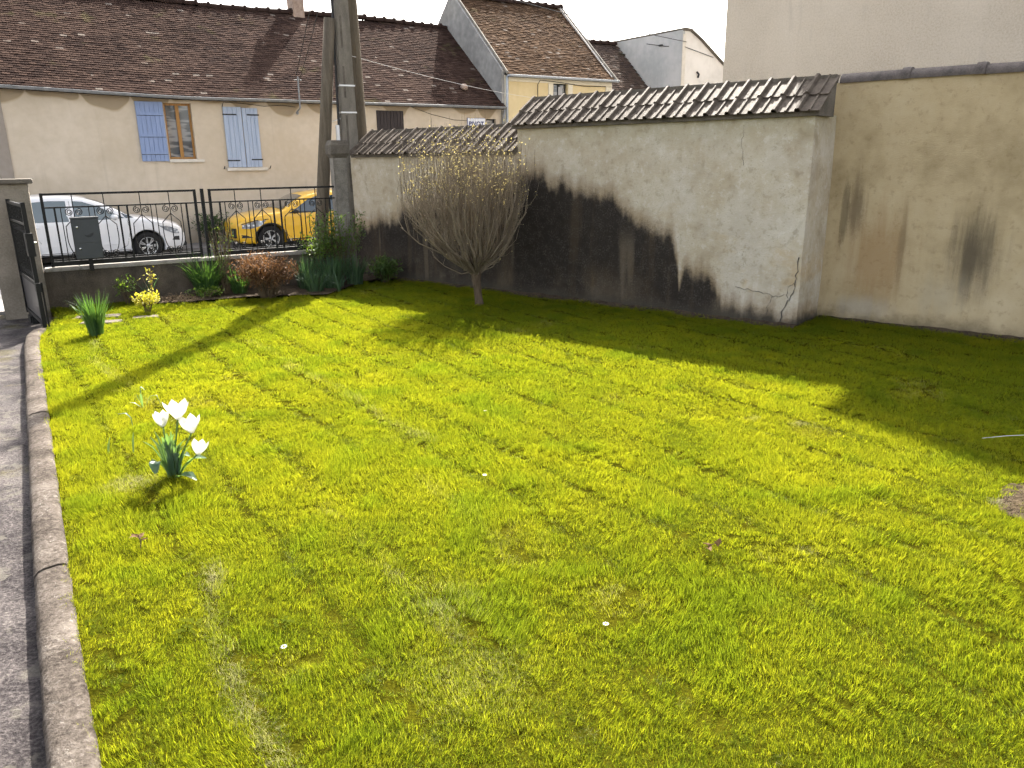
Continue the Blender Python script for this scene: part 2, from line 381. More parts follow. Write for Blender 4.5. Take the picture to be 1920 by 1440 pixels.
def drive_mat():
    n = NT('damp_driveway'); v = n.coord()
    a = n.noise(v, .7, 5, .6); b = n.noise(v, 48, 5, .75); st = n.noise(v, 3, 6, .65); li = n.noise(n.map(v, (1, 1, 1), (4, 2, 0)), 7, 5, .6)
    c = n.ramp(n.math('MULTIPLY_ADD', b, .6, n.math('MULTIPLY', st, .5)), [(.34, (.009, .0075, .008)), (.47, (.033, .028, .029)), (.58, (.085, .074, .073)), (.72, (.20, .178, .165))])
    c = n.mix(n.math('MULTIPLY', n.sstep(li, .55, .63), .6), c, (.15, .138, .115))
    mo = n.math('MULTIPLY', n.sstep(n.noise(v, 1.7, 5), .55, .66), n.sstep(b, .35, .6))
    c = n.mix(n.math('MULTIPLY', mo, .65), c, (.11, .095, .025))
    wet = n.sstep(a, .42, .62)
    return n.pbr(c, n.sstep(wet, 0, 1, .7, .42), n.bump(n.math('ADD', n.math('MULTIPLY', b, 1.6), st), .9, .02), .10)
M['drive'] = drive_mat()
M['road'] = M_noisy('worn_asphalt', (.04, .04, .042), (.09, .09, .09), 2, .75, .4, 90, .4)
M['pave'] = M_noisy('pavement_concrete', (.16, .15, .145), (.26, .25, .24), 2, .85, .3)
M['paint'] = M_noisy('road_paint', (.5, .5, .48), (.75, .75, .73), 8, .7, .2)
M['ground'] = M_noisy('earth', (.09, .075, .05), (.16, .14, .10), .5, .95, .4)
M['soil'] = M_noisy('bed_soil', (.035, .026, .018), (.10, .075, .05), 9, .95, 1.0, 70, .1, .03)
M['drysoil'] = M_noisy('dry_soil', (.03, .021, .013), (.135, .10, .06), 14, .95, 1.0, 80, .1, .04)
def lawn_mat():
    n = NT('lawn_earth'); v = n.pos()
    a = n.noise(v, 6, 5); b = n.noise(v, 80, 4)
    c = n.mix(n.sstep(n.math('MULTIPLY_ADD', b, .5, n.math('MULTIPLY', a, .5)), .3, .7), (.026, .027, .0025), (.062, .060, .004))
    return n.pbr(c, .95, n.bump(b, .8, .02), .0)
M['lawn'] = lawn_mat()

def grass_mat():
    n = NT('grass_blade'); v = n.pos()
    dry = n.attr('dry', 'INSTANCER'); tone = n.attr('tone', 'INSTANCER'); t = n.attr('tint')
    big = n.noise(v, .55, 4); mid = n.noise(v, 2.6, 4)
    f = n.math('ADD', n.math('MULTIPLY', t, .36), n.math('ADD', n.math('MULTIPLY', n.math('SUBTRACT', mid, .5), .5), n.math('MULTIPLY', n.math('SUBTRACT', big, .35), .5)))
    f = n.math('ADD', f, n.math('MULTIPLY', tone, .5))
    c = n.ramp(f, [(.05, (.054, .080, .008)), (.38, (.096, .112, .010)), (.7, (.126, .126, .012)), (1.0, (.155, .127, .02))])
    tc = n.ramp(f, [(.05, (.26, .33, .012)), (.38, (.43, .455, .014)), (.7, (.55, .53, .018)), (1.0, (.58, .49, .04))])
    d = n.math('MULTIPLY', dry, n.sstep(n.math('ADD', t, dry), .75, 1.05))
    c = n.mix(d, c, (.42, .38, .25)); tc = n.mix(d, tc, (.36, .33, .2))
    n.pbr(c, .7, None, .01)
    tr = n.node('ShaderNodeBsdfTranslucent', Color=tc)
    mx = n.node('ShaderNodeMixShader', Fac=.5)
    n.t.links.new(n.p.outputs[0], mx.inputs[1]); n.t.links.new(tr.outputs[0], mx.inputs[2])
    n.t.links.new(mx.outputs[0], n.out.inputs[0]); return n.mat
M['grass'] = grass_mat()

M['iron'] = M_noisy('black_painted_iron', (.003, .003, .0035), (.007, .0065, .0065), 20, .5, .15, 90, .3)
M['gatepanel'] = M_noisy('dark_gate_sheet', (.04, .037, .04), (.07, .065, .07), 3, .35, .05, 60, .5)
M['mailbox'] = M_noisy('anthracite_powder_coat', (.028, .033, .038), (.04, .046, .052), 5, .5, .08, 150, .5)
M['chrome'] = NT('bright_metal').pbr((.6, .6, .6), .25, None, .5, 1.0)
M['zinc'] = M_noisy('weathered_zinc', (.15, .16, .17), (.27, .28, .29), 6, .5, .1, 60, .5)
M['zinc_pale'] = M_noisy('pale_zinc', (.32, .36, .41), (.44, .48, .53), 6, .5, .1, 60, .5)
M['shutter_blue'] = M_noisy('blue_painted_wood', (.19, .255, .42), (.25, .32, .50), 4, .6, .15, 50, .3, .005, (8, 1, .6))
M['shutter_pale'] = M_noisy('faded_blue_wood', (.27, .34, .47), (.43, .49, .60), 4, .7, .25, 50, .2, .005, (10, 1, .5))
M['shutter_dark'] = M_noisy('dark_brown_wood', (.022, .017, .018), (.038, .029, .03), 5, .6, .15, 50, .3, .005, (8, 1, .6))
M['oak'] = M_noisy('golden_oak_frame', (.27, .13, .03), (.40, .205, .055), 5, .45, .1, 60, .4, .004, (6, 6, .8))
M['sill'] = M_noisy('sill_stone', (.52, .48, .41), (.66, .62, .55), 7, .85, .3)
def glass_mat(name, c, rough=.03):
    n = NT(name); return n.pbr(c, rough, None, .9, 0.0, .6)
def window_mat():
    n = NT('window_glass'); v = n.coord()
    c = n.ramp(n.noise(n.map(v, (.7, 1, 3.2)), 1.6, 2), [(.38, (.03, .035, .045)), (.46, (.05, .055, .065)), (.52, (.20, .20, .21)), (.60, (.22, .22, .225)), (.66, (.05, .06, .075))])  # pale bands in the base colour stand in for reflections of the street
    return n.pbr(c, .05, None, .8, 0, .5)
M['glass'] = window_mat()
M['carglass'] = glass_mat('tinted_car_glass', (.03, .045, .055))
M['carglass_w'] = glass_mat('pale_car_glass', (.10, .13, .14))
M['rubber'] = M_noisy('tyre_rubber', (.012, .012, .012), (.022, .021, .02), 20, .8, .2, 80, .2)
M['blacktrim'] = M_noisy('black_plastic', (.012, .012, .013), (.02, .02, .02), 20, .55, .1, 80, .4)
M['alloy'] = NT('alloy').pbr((.55, .56, .57), .3, None, .5, .85)
def paint(name, c):
    n = NT(name); v = n.coord(); b = n.noise(v, 3, 3)
    return n.pbr(n.mix(b, tuple(x * .96 for x in c), c), .35, None, .5, 0.0, .8)
M['paint_white'] = paint('white_car_paint', (.72, .72, .73))
M['paint_yellow'] = paint('amber_car_paint', (.76, .43, .008))
def lamp_mat():
    n = NT('headlamp_glass'); v = n.coord(); a = n.voro(v, 14)
    return n.pbr(n.mix(n.sstep(a, .1, .5), (.75, .78, .8), (.2, .22, .25)), .1, None, .8, .2, .8)
M['lamp'] = lamp_mat()
M['polewood'] = M_noisy('grey_pole_wood', (.065, .053, .038), (.15, .125, .092), 3, .85, .4, 40, .2, .01, (6, 6, .4))
M['poleconc'] = M_noisy('pole_concrete', (.115, .103, .085), (.22, .20, .17), 4, .9, .35, 70, .2, .01, (2, 2, .6))
M['band'] = NT('steel_band').pbr((.55, .55, .55), .35, None, .5, .6)
M['cable'] = NT('black_cable').pbr((.03, .03, .032), .6)
M['cable_pale'] = NT('pale_cable').pbr((.6, .6, .6), .6)
M['whiteplastic'] = NT('white_plastic').pbr((.7, .7, .7), .5)
M['brick'] = M_noisy('chimney_brick', (.24, .17, .13), (.38, .30, .25), 10, .9, .5)
M['bark'] = M_noisy('pale_bark', (.05, .036, .023), (.135, .10, .07), 9, .9, .7, 60, .15, .01, (3, 3, .8))
M['twig'] = M_noisy('twig_bark', (.105, .084, .058), (.245, .20, .145), 5, .8, .2, 50)
M['bud'] = M_leaf('yellow_buds', (.36, .29, .09), (.58, .50, .22), (.6, .5, .18), .38)
M['daff'] = M_leaf('daffodil_leaf', (.02, .058, .022), (.055, .11, .032), (.14, .28, .035), .33)
M['daff_blue'] = M_leaf('blue_green_leaf', (.03, .066, .036), (.08, .13, .07), (.12, .24, .06), .3)
M['euon'] = M_leaf('gold_variegated_leaf', (.30, .32, .02), (.62, .56, .06), (.75, .68, .05), .4)
M['green'] = M_leaf('bright_shrub_leaf', (.045, .10, .015), (.11, .18, .03), (.28, .42, .04), .4)
M['darkgreen'] = M_leaf('dark_shrub_leaf', (.03, .065, .016), (.075, .12, .035), (.2, .32, .04), .35)
M['russet'] = M_leaf('russet_leaf', (.07, .036, .018), (.21, .12, .055), (.30, .14, .05), .3, .6, 3, .15)
M['hedge'] = M_leaf('hedge_leaf', (.02, .05, .015), (.055, .10, .03), (.1, .2, .03), .3)
M['stem'] = M_noisy('brown_stem', (.07, .05, .03), (.15, .11, .065), 10, .85, .3)
M['drytwig'] = M_noisy('dry_straw', (.17, .115, .065), (.34, .25, .155), 10, .9, .3)
M['petal'] = M_leaf('white_petal', (.78, .78, .74), (.86, .86, .83), (.85, .85, .78), .45, .45)
M['tulipleaf'] = M_leaf('glaucous_tulip_leaf', (.055, .11, .065), (.13, .19, .13), (.22, .38, .06), .35, .35, 3, .5)
M['tulipstem'] = M_leaf('tulip_stem', (.08, .15, .03), (.13, .2, .05), (.25, .38, .06), .25)
M['slab'] = M_noisy('worn_slab', (.07, .058, .04), (.16, .135, .10), 5, .9, .4)
M['brownleaf'] = M_leaf('dead_leaf', (.07, .04, .018), (.14, .09, .05), (.13, .085, .045), .2, .8, 3, .05)
M['signwhite'] = NT('sign_white').pbr((.72, .74, .80), .5)
M['signblue'] = NT('sign_blue').pbr((.03, .045, .16), .5)
M['signpaleblue'] = NT('sign_pale_blue').pbr((.25, .32, .62), .5)
M['signred'] = NT('sign_red').pbr((.55, .10, .06), .5)
M['curtain'] = NT('grey_curtain').pbr((.4, .4, .41), .9)

# ================================================================== LARGE STRUCTURE
def fill_poly(poly, step, zf=lambda x, y: 0.0, holes=()):
    """triangulate a ground polygon with interior grid points"""
    P = np.array(poly); x0, y0 = P.min(0); x1, y1 = P.max(0)
    vs = [Vector(p) for p in poly]; n0 = len(vs)
    edges = [(i, (i + 1) % n0) for i in range(n0)]
    for gx in np.arange(x0 + step / 2, x1, step):
        for gy in np.arange(y0 + step / 2, y1, step):
            vs.append(Vector((gx, gy)))
    r = delaunay_2d_cdt(vs, edges, [list(range(n0))], 1, 1e-5)
    return [(p.x, p.y, zf(p.x, p.y)) for p in r[0]], [tuple(f) for f in r[2]]

def inside(poly, X, Y):
    P = np.array(poly); r = np.zeros(X.shape, bool); j = len(P) - 1
    for i in range(len(P)):
        c = ((P[i, 1] > Y) != (P[j, 1] > Y)) & (X < (P[j, 0] - P[i, 0]) * (Y - P[i, 1]) / (P[j, 1] - P[i, 1] + 1e-12) + P[i, 0])
        r ^= c; j = i
    return r

A_W = Vector((-1.936, 14.231, 0)); RZ_W = R(-39.22)           # garden wall frame: x along the wall, y behind it
F_H = Vector((-10.007, 21.005, 0)); RZ_H = R(33.0)           # street houses: x along the street, y behind the facade
G_F = Vector((-7.03, 11.63, 0)); RZ_F = R(30.46)              # fence frame
def fr(o, rz, x, y, z=0.0):
    return Vector((o.x + math.cos(rz) * x - math.sin(rz) * y, o.y + math.sin(rz) * x + math.cos(rz) * y, z))
W_ = lambda x, y, z=0.0: fr(A_W, RZ_W, x, y, z)
H_ = lambda x, y, z=0.0: fr(F_H, RZ_H, x, y, z)
FN = lambda x, y, z=0.0: fr(G_F, RZ_F, x, y, z)
WALL_END, SETBACK = 7.22, 0.80

def lawn_z(x, y):
    return 0.018 * mnoise.noise(Vector((x * 1.1, y * 1.1, 3))) + 0.008 * mnoise.noise(Vector((x * 4, y * 4, 7)))

KERB = [(-6.22, 10.05), (-6.1, 9.72), (-5.78, 9.15), (-5.26, 8.31), (-4.28, 6.72), (-3.52, 5.49), (-2.93, 4.53), (-2.26, 3.45), (-1.84, 2.78), (-1.53, 2.3), (-.93, 1.36), (-.3, .35), (.35, -.75)]
xy = lambda p: (p.x, p.y)
LAWN = [(.35, -.75)] + KERB[::-1][1:] + [(-6.5, 10.9), xy(FN(-.02, 0.03)), xy(FN(4.62, .03)), xy(W_(-1.35, .03)), xy(W_(WALL_END, .03)), xy(W_(WALL_END + .03, SETBACK + .03)), xy(W_(15.5, SETBACK + .03)), (9, -1.5), (3, -2)]

# the ground: one sheet to the horizon
g = MB(); g.add([(-600, -600, -.32), (600, -600, -.32), (600, 600, -.32), (-600, 600, -.32)], [(0, 1, 2, 3)])
tag(g.build('ground', M['ground']), kind='structure')
mb = MB(); mb.add(*fill_poly(LAWN, .16, lawn_z)); tag(mb.build('lawn', M['lawn'], smooth=True), kind='structure')
# driveway, with a shallow fall towards the camera
DRV = [(-14, -3), (.6, -1.2), (.2, -.7)] + KERB[::-1][1:] + [(-6.4, 10.7), xy(FN(-.05, .1)), xy(FN(-.05, .42)), xy(FN(-8.5, .42))]
mb = MB(); mb.add(*fill_poly(DRV, .4, lambda x, y: -.085 + .006 * mnoise.noise(Vector((x, y, 1))))); tag(mb.build('driveway', M['drive'], smooth=True), kind='structure')
# kerb along the lawn edge: rounded concrete edging
mb = MB(); pts = [Vector((a, b, 0)) for a, b in KERB]
dense = []
for i in range(len(pts) - 1):
    for k in range(8): dense.append(pts[i].lerp(pts[i + 1], k / 8))
dense.append(pts[-1])
prof = [(0.02, -.12), (0.018, .02), (.005, .036), (-.03, .042), (-.10, .036), (-.132, .022), (-.15, -.004), (-.155, -.12)]
vs_, fs_ = [], []
for i, p in enumerate(dense):
    d = (dense[min(i + 1, len(dense) - 1)] - dense[max(i - 1, 0)]).normalized()
    side = Vector((d.y, -d.x, 0))          # runs near: KERB goes away->near, lawn on the left of travel
    for j, (o_, z) in enumerate(prof):
        wv = .006 * mnoise.noise(Vector((i * .9, j * 2.1, 0)))
        q = p - side * o_ * 1.0 if False else p + side * (-o_)
        vs_.append((q.x + wv, q.y + wv, z + wv * .6))
k = len(prof)
base = MB(); base.tube([p + Vector((0, 0, -.07)) for p in dense], .05, 6)
kb = tag(base.build('kerb', M['soil']), kind='structure')
lens = [0]
for i in range(1, len(dense)): lens.append(lens[-1] + (dense[i] - dense[i - 1]).length)
cuts = [0] + [min(range(len(dense)), key=lambda q: abs(lens[q] - t)) for t in (1.05, 2.1, 3.15, 4.2, 5.25, 6.3, 7.35, 8.4, 9.45, 10.5, 11.6)] + [len(dense) - 1]
rk = random.Random(9)
for ca_, cb_ in zip(cuts[:-1], cuts[1:]):
    if cb_ - ca_ < 1: continue
    V_ = [vs_[q] for q in range(ca_ * k, (cb_ + 1) * k)]; nn = cb_ - ca_
    # pull both ends in by half a joint and give each stone its own slight tilt
    dz = rk.uniform(-.004, .006)
    ends = [[Vector(V_[q]) for q in range(k)], [Vector(V_[nn * k + q]) for q in range(k)]]
    for q in range(k):
        d0 = (Vector(V_[k + q]) - ends[0][q]).normalized() * .004; d1 = (Vector(V_[(nn - 1) * k + q]) - ends[1][q]).normalized() * .004
        V_[q] = tuple(ends[0][q] + d0); V_[nn * k + q] = tuple(ends[1][q] + d1)
    m3 = MB(); m3.add([(p_[0], p_[1], p_[2] + dz) for p_ in V_], [(i * k + j, i * k + j + 1, (i + 1) * k + j + 1, (i + 1) * k + j) for i in range(nn) for j in range(k - 1)] + [tuple(range(k)), tuple(range(nn * k, (nn + 1) * k))])
    smooth_by_angle(m3.build('kerb_stone', M['kerb'], kb), 50)
# street: pavement on our side, road, far pavement, painted line
mb = MB(); q = [xy(FN(-25, .42)), xy(FN(40, .42)), xy(FN(40, 1.75)), xy(FN(-25, 1.75))]; mb.prism(q, -.35, -.03, 'z'); tag(mb.build('pavement', M['pave'], bevel=.006), kind='structure')
mb = MB(); q = [xy(FN(-25, 1.752)), xy(FN(60, 1.752)), xy(FN(60, 12)), xy(FN(-25, 7.2))]; mb.prism(q, -.30, -.12, 'z'); tag(mb.build('road', M['road']), kind='structure')
mb = MB(); q = [xy(H_(-25, -1.45)), xy(H_(60, -1.45)), xy(H_(60, .1)), xy(H_(-25, .1))]; mb.prism(q, -.35, .0, 'z'); tag(mb.build('far_pavement', M['pave'], bevel=.01), kind='structure')
mb = MB()
for a in range(-24, 40, 3):
    mb.add([FN(a, 1.95, -.116), FN(a + 2.96, 1.95, -.116), FN(a + 2.96, 2.1, -.116), FN(a, 2.1, -.116)], [(0, 1, 2, 3)])
tag(mb.build('road_marking', M['paint']), kind='structure')
# planting bed along the foot of the fence
BED = [xy(FN(1.15, -.02)), xy(FN(1.2, -.55)), xy(FN(1.9, -.72)), xy(FN(2.7, -.75)), xy(FN(3.3, -1.05)), xy(FN(3.9, -1.3)), xy(W_(-.35, -.75)), xy(W_(-.1, -.1)), xy(W_(-1.3, -.05)), xy(FN(4.6, -.02))]
mb = MB(); mb.add(*fill_poly(BED, .1, lambda x, y: .028 + .05 * abs(mnoise.noise(Vector((x * 5, y * 5, 0)))))); tag(mb.build('flower_bed_soil', M['soil'], smooth=True), kind='structure')

def foot(name, fr_fn, x0, x1, y0):
    m2 = MB(); n_ = int((x1 - x0) / .06); vs2 = []; W5 = (.02, -.02, -.06, -.10, -.15)
    for i in range(n_ + 1):
        x = x0 + (x1 - x0) * i / n_
        for j, w in enumerate(W5):
            nz_ = mnoise.noise(Vector((x * 6, w * 30, 1))); p = fr_fn(x, y0 + w * (1 + .5 * mnoise.noise(Vector((x * 2.3, 5, 0)))))
            vs2.append((p.x, p.y, .050 - .055 * j / 4 + .03 * nz_ * (1 if j < 4 else .2)))
    m2.add(vs2, [(i * 5 + j, i * 5 + j + 1, (i + 1) * 5 + j + 1, (i + 1) * 5 + j) for i in range(n_) for j in range(4)])
    return tag(m2.build(name, M['soil'], smooth=True), kind='structure')
foot('wall_foot_soil', W_, -.2, WALL_END, 0); foot('wall_foot_soil', W_, WALL_END + .02, 12, SETBACK)

# ------------------------------------------------------------------ garden walls
def rough_box(x0, x1, y0, y1, z0, z1, step=.22, amp=.012, seed=0):
    """a box whose front and top are gently uneven, like hand-laid render"""
    bm = bmesh.new()
    nx = max(1, int((x1 - x0) / step)); nz = max(1, int((z1 - z0) / step)); ny = max(1, int((y1 - y0) / step))
    def sheet(f, a, b):
        g_ = [[bm.verts.new(f(i / a, j / b)) for j in range(b + 1)] for i in range(a + 1)]
        for i in range(a):
            for j in range(b): bm.faces.new((g_[i][j], g_[i + 1][j], g_[i + 1][j + 1], g_[i][j + 1]))
    lx, ly, lz = x1 - x0, y1 - y0, z1 - z0
    sheet(lambda s, t: (x0 + lx * s, y0, z0 + lz * t), nx, nz); sheet(lambda s, t: (x0 + lx * s, y1, z0 + lz * t), nx, nz)
    sheet(lambda s, t: (x0, y0 + ly * s, z0 + lz * t), ny, nz); sheet(lambda s, t: (x1, y0 + ly * s, z0 + lz * t), ny, nz)
    sheet(lambda s, t: (x0 + lx * s, y0 + ly * t, z0), nx, ny); sheet(lambda s, t: (x0 + lx * s, y0 + ly * t, z1), nx, ny)
    bmesh.ops.remove_doubles(bm, verts=bm.verts, dist=.001)
    for v in bm.verts:
        n_ = mnoise.noise_vector(Vector((v.co.x * .9 + seed, v.co.y * .9, v.co.z * .9)))
        m_ = mnoise.noise_vector(Vector((v.co.x * 3.5 + seed, v.co.y * 3.5, v.co.z * 3.5)))
        d = n_ * amp + m_ * amp * .35; v.co += Vector((d.x, d.y, d.z * .4))
    bmesh.ops.recalc_face_normals(bm, faces=bm.faces)
    return bm
def bm_obj(name, bm, mat, parent=None, ang=45):
    me = bpy.data.meshes.new(name); bm.to_mesh(me); bm.free(); me.materials.append(mat)
    o = link(name, me, parent); return smooth_by_angle(o, ang)

# coping tile: interlocking concrete tile with a raised side roll and a low middle rib; local x across, y up the slope
TW, TL = .292, .42
def coping_tile_mesh():
    prof = [(0, .0), (.008, .026), (.022, .042), (.052, .042), (.068, .026), (.076, .006), (.10, .003), (.165, .003), (.172, .020), (.192, .020), (.200, .003), (.27, .003), (.30, .004)]
    th = .014; mb = MB(); n = len(prof); vs = []; L = 4
    for k in range(L):
        y = TL * k / (L - 1)
        for x, z in prof: vs.append((x, y, z + th))
        for x, z in prof: vs.append((x, y, z if k == 0 else max(0, z - .002)))
    fs = []
    for k in range(L - 1):
        a, b = k * 2 * n, (k + 1) * 2 * n
        for j in range(n - 1):
            fs.append((a + j, a + j + 1, b + j + 1, b + j)); fs.append((a + n + j, b + n + j, b + n + j + 1, a + n + j + 1))
        fs.append((a, b, b + n, a + n)); fs.append((a + n - 1, a + 2 * n - 1, b + 2 * n - 1, b + n - 1))
    for k in (0, L - 1):
        a = k * 2 * n
        for j in range(n - 1): fs.append((a + j, a + n + j, a + n + j + 1, a + j + 1))
    mb.add(vs, fs); me = mb.mesh('coping_tile', M['coping'])
    return me
ME_TILE = coping_tile_mesh()
rng = random.Random(5)
def coping(parent, x0, x1, z_eave, y_eave=-.13, slope=R(35), rows=2):
    n = int(round((x1 - x0) / TW)); w = (x1 - x0) / n
    for r_ in range(rows):
        for i in range(n):
            up = r_ * .335
            y = y_eave + up * math.cos(slope); z = z_eave + up * math.sin(slope) + .004 * (1 if r_ else 0)
            link('coping_tile', ME_TILE, parent, (x0 + i * w + rng.uniform(-.004, .004), y + rng.uniform(-.008, .008), z + rng.uniform(-.003, .003)),
                 rot=(slope - R(2.2) + rng.uniform(-.012, .012), rng.uniform(-.008, .008), rng.uniform(-.012, .012)))
    # mortar bed carrying the tiles
    ye, yr = y_eave + .06, y_eave + (rows - 1) * .335 * math.cos(slope) + .40 * math.cos(slope)
    ze, zr = z_eave - .012, z_eave + (yr - y_eave) * math.tan(slope) - .03
    m2 = MB(); m2.prism([(ye, ze - .03), (ye, ze + .02), (yr, zr), (yr, ze - .03)], x0 + .01, x1 - .02, 'x')
    m2.build('mortar_bed', M['concrete_dark'], parent)
    m2 = MB(); m2.box(x0, x1 - .01, yr - .035, yr + .04, zr - .06, zr + .058); m2.build('ridge_mortar', M['concrete_dark'], parent, bevel=.016)

lw = empty('low_garden_wall', A_W, RZ_W, 'low stretch of rendered garden wall behind the bare bush, tiled on top and black with algae below', 'wall')
bm_obj('wall_body', rough_box(-1.35, 2.66, 0, .42, -.1, 2.225, .2, .014, 3), M['gwall'], lw)
coping(lw, -1.27, 2.66, 2.235)
hw = empty('high_garden_wall', A_W, RZ_W, 'high stretch of rendered garden wall with a large black stain, cracks and ribbed tile coping', 'wall')
bm_obj('wall_body', rough_box(2.665, WALL_END, 0, .9, -.1, 2.605, .2, .014, 3), M['gwall'], hw)
coping(hw, 2.60, 7.30, 2.615)
# open cracks in the render near the right end
def crack(parent, pts, r0):
    rg = random.Random(3); P = []
    for a, b in zip(pts[:-1], pts[1:]):
        for k in range(5):
            t = k / 5; P.append((a[0] + (b[0] - a[0]) * t + rg.uniform(-.018, .018), -.0135, a[1] + (b[1] - a[1]) * t + rg.uniform(-.018, .018)))
    m2 = MB(); m2.tube(P, [r0 * rg.uniform(.4, 1.2) for _ in P], 4, True); m2.build('crack', M['cable'], parent)
crack(hw, [(7.02, .05), (7.04, .25), (7.10, .36), (7.16, .5), (7.17, .72), (7.18, .92)], .0055)
crack(hw, [(7.10, .36), (7.06, .43), (7.08, .53), (7.15, .56)], .003)
crack(hw, [(6.83, .12), (6.84, .28), (6.89, .38)], .0028)
crack(hw, [(6.35, 2.5), (6.33, 2.2), (6.38, 1.95)], .002)
crack(hw, [(6.38, .45), (6.68, .42), (6.89, .38), (7.06, .40)], .0032)
rw = empty('ochre_garden_wall', W_(WALL_END + .02, SETBACK), RZ_W, 'ochre rendered garden wall at the right edge with brown damp stains and a round ridge-tile top', 'wall')
bm_obj('wall_body', rough_box(-.3, 8.4, 0, .22, -.1, 2.99, .22, .012, 9), M['rwall'], rw)
# half-round ridge tiles with collars
mb = MB(); RL = .78
prof = [(math.cos(R(a)) * .145, math.sin(R(a)) * .10) for a in range(-12, 193, 17)]
n = len(prof); st = [(0, 1.0), (.70, 1.0), (.702, 1.17), (.755, 1.22), (.80, 1.16), (.803, .98)]
vs_ = [(x, -p[0] * k_, p[1] * k_) for x, k_ in st for p in prof]
fs_ = [(i * n + j, i * n + j + 1, (i + 1) * n + j + 1, (i + 1) * n + j) for i in range(len(st) - 1) for j in range(n - 1)] + [tuple(range(n)), tuple(range((len(st) - 1) * n, len(st) * n))]
mb.add(vs_, fs_); ME_RT = mb.mesh('ridge_tile', M['ridgecoping'], True)
for i in range(10):
    o = link('ridge_tile', ME_RT, rw, (-.02 + i * RL, .11, 3.0 + rng.uniform(-.006, .006)), rot=(0, rng.uniform(-.008, .008), rng.uniform(-.01, .01)))
    smooth_by_angle(o, 50) if i == 0 else None

# ------------------------------------------------------------------ plain tile roofs
def tile_roof(parent, name, mat, x0, x1, ye, ze, yr, zr, seed=0, wid=.175, expo=.105, rough=1.0, x0r=None, x1r=None):
    """a slope of individual small plain tiles from eave (ye, ze) to ridge (yr, zr)"""
    rg = np.random.RandomState(seed)
    L = math.hypot(yr - ye, zr - ze); cy_, sz = (yr - ye) / L, (zr - ze) / L
    rows = int(L / expo); V = []; Fc = []; T = []
    x0r = x0 if x0r is None else x0r; x1r = x1 if x1r is None else x1r
    for r_ in range(rows):
        fr_ = r_ / max(1, rows - 1); xa = x0 + (x0r - x0) * fr_; xb = x1 + (x1r - x1) * fr_
        off = (r_ % 2) * wid / 2; ncol = int((xb - xa) / wid) + 1
        wav = .02 * math.sin(r_ * .37 + seed)
        for c in range(ncol):
            x = xa + c * wid - off; x_ = min(x + wid - .006, xb); x = max(x, xa)
            if x_ - x < .02: continue
            sag = rough * .014 * mnoise.noise(Vector((x * .7, r_ * .11, seed)))
            u0 = r_ * expo + rg.uniform(-.012, .012) * rough; u1 = u0 + expo * 1.55
            h0 = .028 + rg.uniform(-.006, .010) * rough + sag; h1 = .006 + sag; tl = rg.uniform(-.006, .006) * rough
            t = .015
            o = len(V)
            for (xx, uu, hh) in ((x, u0, h0 + tl), (x_, u0, h0 - tl), (x_, u1, h1), (x, u1, h1), (x, u0, h0 + tl - t), (x_, u0, h0 - tl - t), (x_, u1, h1 - t), (x, u1, h1 - t)):
                V.append((xx, ye + cy_ * uu - sz * hh, ze + sz * uu + cy_ * hh))
            Fc += [(o, o + 1, o + 2, o + 3), (o, o + 4, o + 5, o + 1), (o, o + 3, o + 7, o + 4), (o + 1, o + 5, o + 6, o + 2)]
            tt = rg.rand(); T += [tt] * 4
    m2 = MB(); m2.v = V; m2.f = Fc; m2.attr = T
    me = bpy.data.meshes.new(name); me.from_pydata(V, [], Fc); me.update()
    a = me.attributes.new('tint', 'FLOAT', 'FACE'); a.data.foreach_set('value', np.array(T, np.float32)); me.materials.append(mat)
    o = link(name, me, parent); o['kind'] = 'stuff'; return o

def wall_holes(parent, name, mat, x0, x1, z0, z1, holes, y=0.0, depth=.22, cuts=()):
    xs = sorted({x0, x1, *cuts, *[h[0] for h in holes], *[h[1] for h in holes]}); zs = sorted({z0, z1, *[h[2] for h in holes], *[h[3] for h in holes]})
    m2 = MB()
    for a, b in zip(xs[:-1], xs[1:]):
        for c, d in zip(zs[:-1], zs[1:]):
            if any(h[0] - 1e-6 <= a and b <= h[1] + 1e-6 and h[2] - 1e-6 <= c and d <= h[3] + 1e-6 for h in holes): continue
            m2.add([(a, y, c), (b, y, c), (b, y, d), (a, y, d)], [(0, 1, 2, 3)])
    for a, b, c, d in holes:
        for p, q_ in (((a, c), (b, c)), ((b, c), (b, d)), ((b, d), (a, d)), ((a, d), (a, c))):
            m2.add([(p[0], y, p[1]), (q_[0], y, q_[1]), (q_[0], y + depth, q_[1]), (p[0], y + depth, p[1])], [(0, 1, 2, 3)])
    o = m2.build(name, mat, parent)
    bm = bmesh.new(); bm.from_mesh(o.data); bmesh.ops.remove_doubles(bm, verts=bm.verts, dist=1e-4); bm.to_mesh(o.data); bm.free()
    return o

def gutter(parent, x0, x1, y, z, mat, r_=.062):
    m2 = MB(); N = 10; vs = []; 
    XS = list(np.linspace(x0, x1, 24))
    for x in XS:
        for k in range(N): a = math.pi + math.pi * k / (N - 1); vs.append((x, y + r_ * math.cos(a), z + r_ * math.sin(a)))
        for k in range(N): a = 2 * math.pi - math.pi * k / (N - 1); vs.append((x, y + (r_ - .008) * math.cos(a), z + (r_ - .008) * math.sin(a)))
    n = 2 * N
    m2.add(vs, [(q * n + i, q * n + (i + 1) % n, (q + 1) * n + (i + 1) % n, (q + 1) * n + i) for q in range(23) for i in range(n)] + [tuple(range(n)), tuple(range(23 * n, 24 * n))])
    m2.tube([(x, y - r_, z) for x in XS], .011, 6)
    return m2.build('gutter', mat, parent, True)

